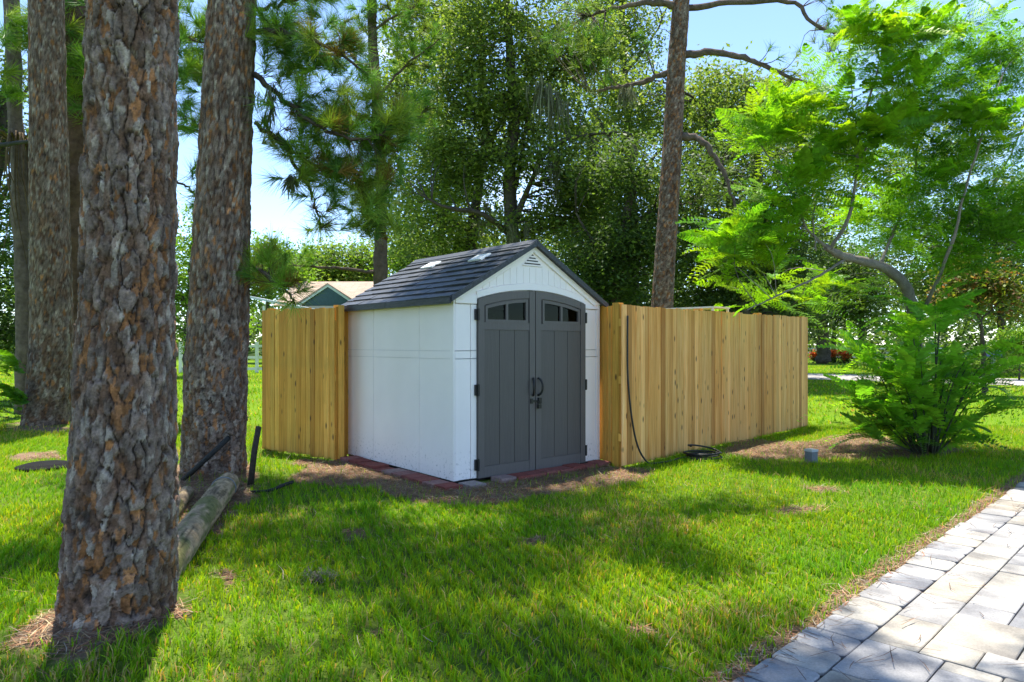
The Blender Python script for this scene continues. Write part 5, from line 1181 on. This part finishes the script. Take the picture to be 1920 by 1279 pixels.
# ------------------------------------------------------------------ grass
def keep_grass(x, y, rg):
    u, v = shed_uv(x, y); k = ~((u > -.2) & (u < 2.33) & (v > -.2) & (v < SD + .1)); k &= drive_s(x, y) < .005 + .03 * rg.random(len(x)) * 0
    k &= ~((drive_s(x, y) > 0)); dmk = dirt_mask(x, y); k &= rg.random(len(x)) > dmk * (.80 + .2 * fbm(x * 6, y * 6))
    for c, r_ in ((T1, .33), (T2, .36), (T3, .45)): k &= np.hypot(x - c[0], y - c[1]) > r_
    rs = (x - ROAD0[0]) * ROADN[0] + (y - ROAD0[1]) * ROADN[1]; k &= (rs < -.05) | (rs > ROADW + .05)
    thin = fbm(x * 1.6 + 11, y * 1.6 + 2); k &= rg.random(len(x)) < .5 + .9 * thin; return k
def make_grass(name, label, y0, y1, dens, hgt, wid, seed, segs, half=.80):
    rg = np.random.default_rng(seed); n = int(dens * half * (y1 ** 2 - y0 ** 2)); y = np.sqrt(rg.random(n) * (y1 ** 2 - y0 ** 2) + y0 ** 2); x = (rg.random(n) * 2 - 1) * half * y
    # gather blades in tufts
    x = x + .02 * np.sin(x * 61 + y * 23); k = keep_grass(x, y, rg); x, y = x[k], y[k]; n = len(x); z = ground_z(x, y) - .004
    pn = fbm(x * 2.3, y * 2.3); fine = fbm(x * 8, y * 8); h = hgt * (.45 + .75 * rg.random(n)) * (.55 + .75 * pn + .9 * (fine - .5)); w = wid * (.6 + .8 * rg.random(n))
    az = rg.random(n) * 6.28; lean = h * (.15 + .75 * rg.random(n)); dx, dy = np.cos(az) * lean, np.sin(az) * lean; fx, fy = -np.sin(az + rg.normal(0, .5, n)) * w / 2, np.cos(az + rg.normal(0, .5, n)) * w / 2
    b = np.stack([x, y, z], 1); f = np.stack([fx, fy, 0 * x], 1); o1 = np.stack([dx * .3, dy * .3, h * .62], 1); o2 = np.stack([dx, dy, h * (1 - .22 * (lean / h) ** 2)], 1)
    pal = 1.9 * np.array([[.092, .215, .006], [.075, .185, .006], [.12, .24, .007], [.07, .16, .008], [.19, .245, .010], [.24, .20, .09]]); pr_ = np.array([.3, .25, .2, .13, .08, .04])
    dry = fbm(x * 1.1 + 31, y * 1.1 + 17); kk = rg.choice(6, n, p=pr_); kk = np.where((rg.random(n) < sstep(.52, .78, dry) * .28), 5, kk); hue = fbm(x * .9 + 60, y * .9 + 40)[:, None]; c = pal[kk] * (.7 + .55 * rg.random((n, 1))) * (1 + (hue - .5) * np.array([[.9, .3, .1]]))
    if segs == 2:
        V = np.stack([b - f, b + f, b + o1 + f * .85, b + o1 - f * .85, b + o2], 1).reshape(-1, 3); i = np.arange(n)[:, None] * 5; T_ = np.vstack([i + [0, 1, 2], i + [0, 2, 3], i + [3, 2, 4]]); m = 5
    else:
        V = np.stack([b - f, b + f, b + o2], 1).reshape(-1, 3); T_ = np.arange(n * 3).reshape(-1, 3); m = 3
    o = link(name, mesh(name, V, T_, np.repeat(c, m, 0)), MAT['grass'], None, 'stuff'); tag(o, label, 'grass'); return n
g1 = make_grass('grass', 'coarse green lawn blades in the foreground', 1.9, 6.0, 6200, .066, .0052, 1, 2)
g2 = make_grass('grass', 'mown lawn around the shed and fences', 6.0, 12.0, 2900, .068, .008, 2, 1)
g3 = make_grass('grass', 'far lawn stretching to the road and the white fence', 12.0, 45.0, 110, .085, .03, 3, 1)
print('GRASS', g1, g2, g3, 'pavers', npv)

# fallen pine straw
def straw(x, y, rg, ln, wd, z0, cols, tilt=.12):
    n = len(x); az = rg.random(n) * 6.28; l_ = ln * (.5 + rg.random(n)); d = np.stack([np.cos(az), np.sin(az), rg.normal(0, tilt, n)], 1); p = np.stack([x, y, z0 + .006 + .02 * rg.random(n)], 1)
    b = np.stack([-np.sin(az), np.cos(az), 0 * az], 1) * wd / 2; cv = b * (rg.normal(0, 5, (n, 1))); V = np.stack([p - d * l_[:, None] / 2 - b, p - d * l_[:, None] / 2 + b, p + cv + b, p + d * l_[:, None] / 2, p + cv - b], 1).reshape(-1, 3)
    i = np.arange(n)[:, None] * 5; T_ = np.vstack([i + [0, 1, 2], i + [0, 2, 4], i + [4, 2, 3]]); c = np.asarray(cols)[rg.integers(0, len(cols), n)] * (.6 + .8 * rg.random((n, 1))); return mesh('pine_straw', V, T_, np.repeat(c, 5, 0))
rg = np.random.default_rng(55); x = rg.uniform(-6, 7, 400000); y = rg.uniform(2.2, 12.5, 400000); k = (rg.random(400000) < dirt_mask(x, y)) & (drive_s(x, y) < .02); u, v = shed_uv(x, y); k &= ~((u > -.22) & (u < SW + .02) & (v > -.22) & (v < SD))
x, y = x[k], y[k]; STRAW = [(.34, .15, .08), (.26, .15, .075), (.32, .21, .11), (.20, .095, .05), (.16, .08, .05), (.36, .27, .16), (.25, .21, .16)]
x, y = x[:28000], y[:28000]
tag(link('pine_straw', straw(x, y, rg, .12, .0042, ground_z(x, y), STRAW), MAT['straw'], None, 'stuff'), 'fallen brown pine straw over the bare soil patches', 'straw')
x = rg.uniform(-4, 5, 1100); y = rg.uniform(2.4, 9, 1100); k = (drive_s(x, y) < 0); x, y = x[k], y[k]
tag(link('loose_straw', straw(x, y, rg, .10, .0035, ground_z(x, y) + .03, STRAW, .3), MAT['straw'], None, 'stuff'), 'single dry needles caught in the lawn', 'straw')
a = rg.uniform(-.6, 6, 190); b = np.abs(rg.normal(0, .45, 190)); p = E0[None] + DD[None] * a[:, None] + DN[None] * b[:, None]
tag(link('driveway_straw', straw(p[:, 0], p[:, 1], rg, .15, .0036, np.full(190, .022), [(.14, .08, .05), (.10, .06, .045), (.2, .11, .07)], .01), MAT['straw'], None, 'stuff'), 'dark needles scattered on the pale driveway pavers', 'straw')

print('TRIS', sum(len(m.loops) - 2 * len(m.polygons) for m in bpy.data.meshes), [(o.name, len(o.data.polygons)) for o in S.objects if o.type == 'MESH' and len(o.data.polygons) > 60000])
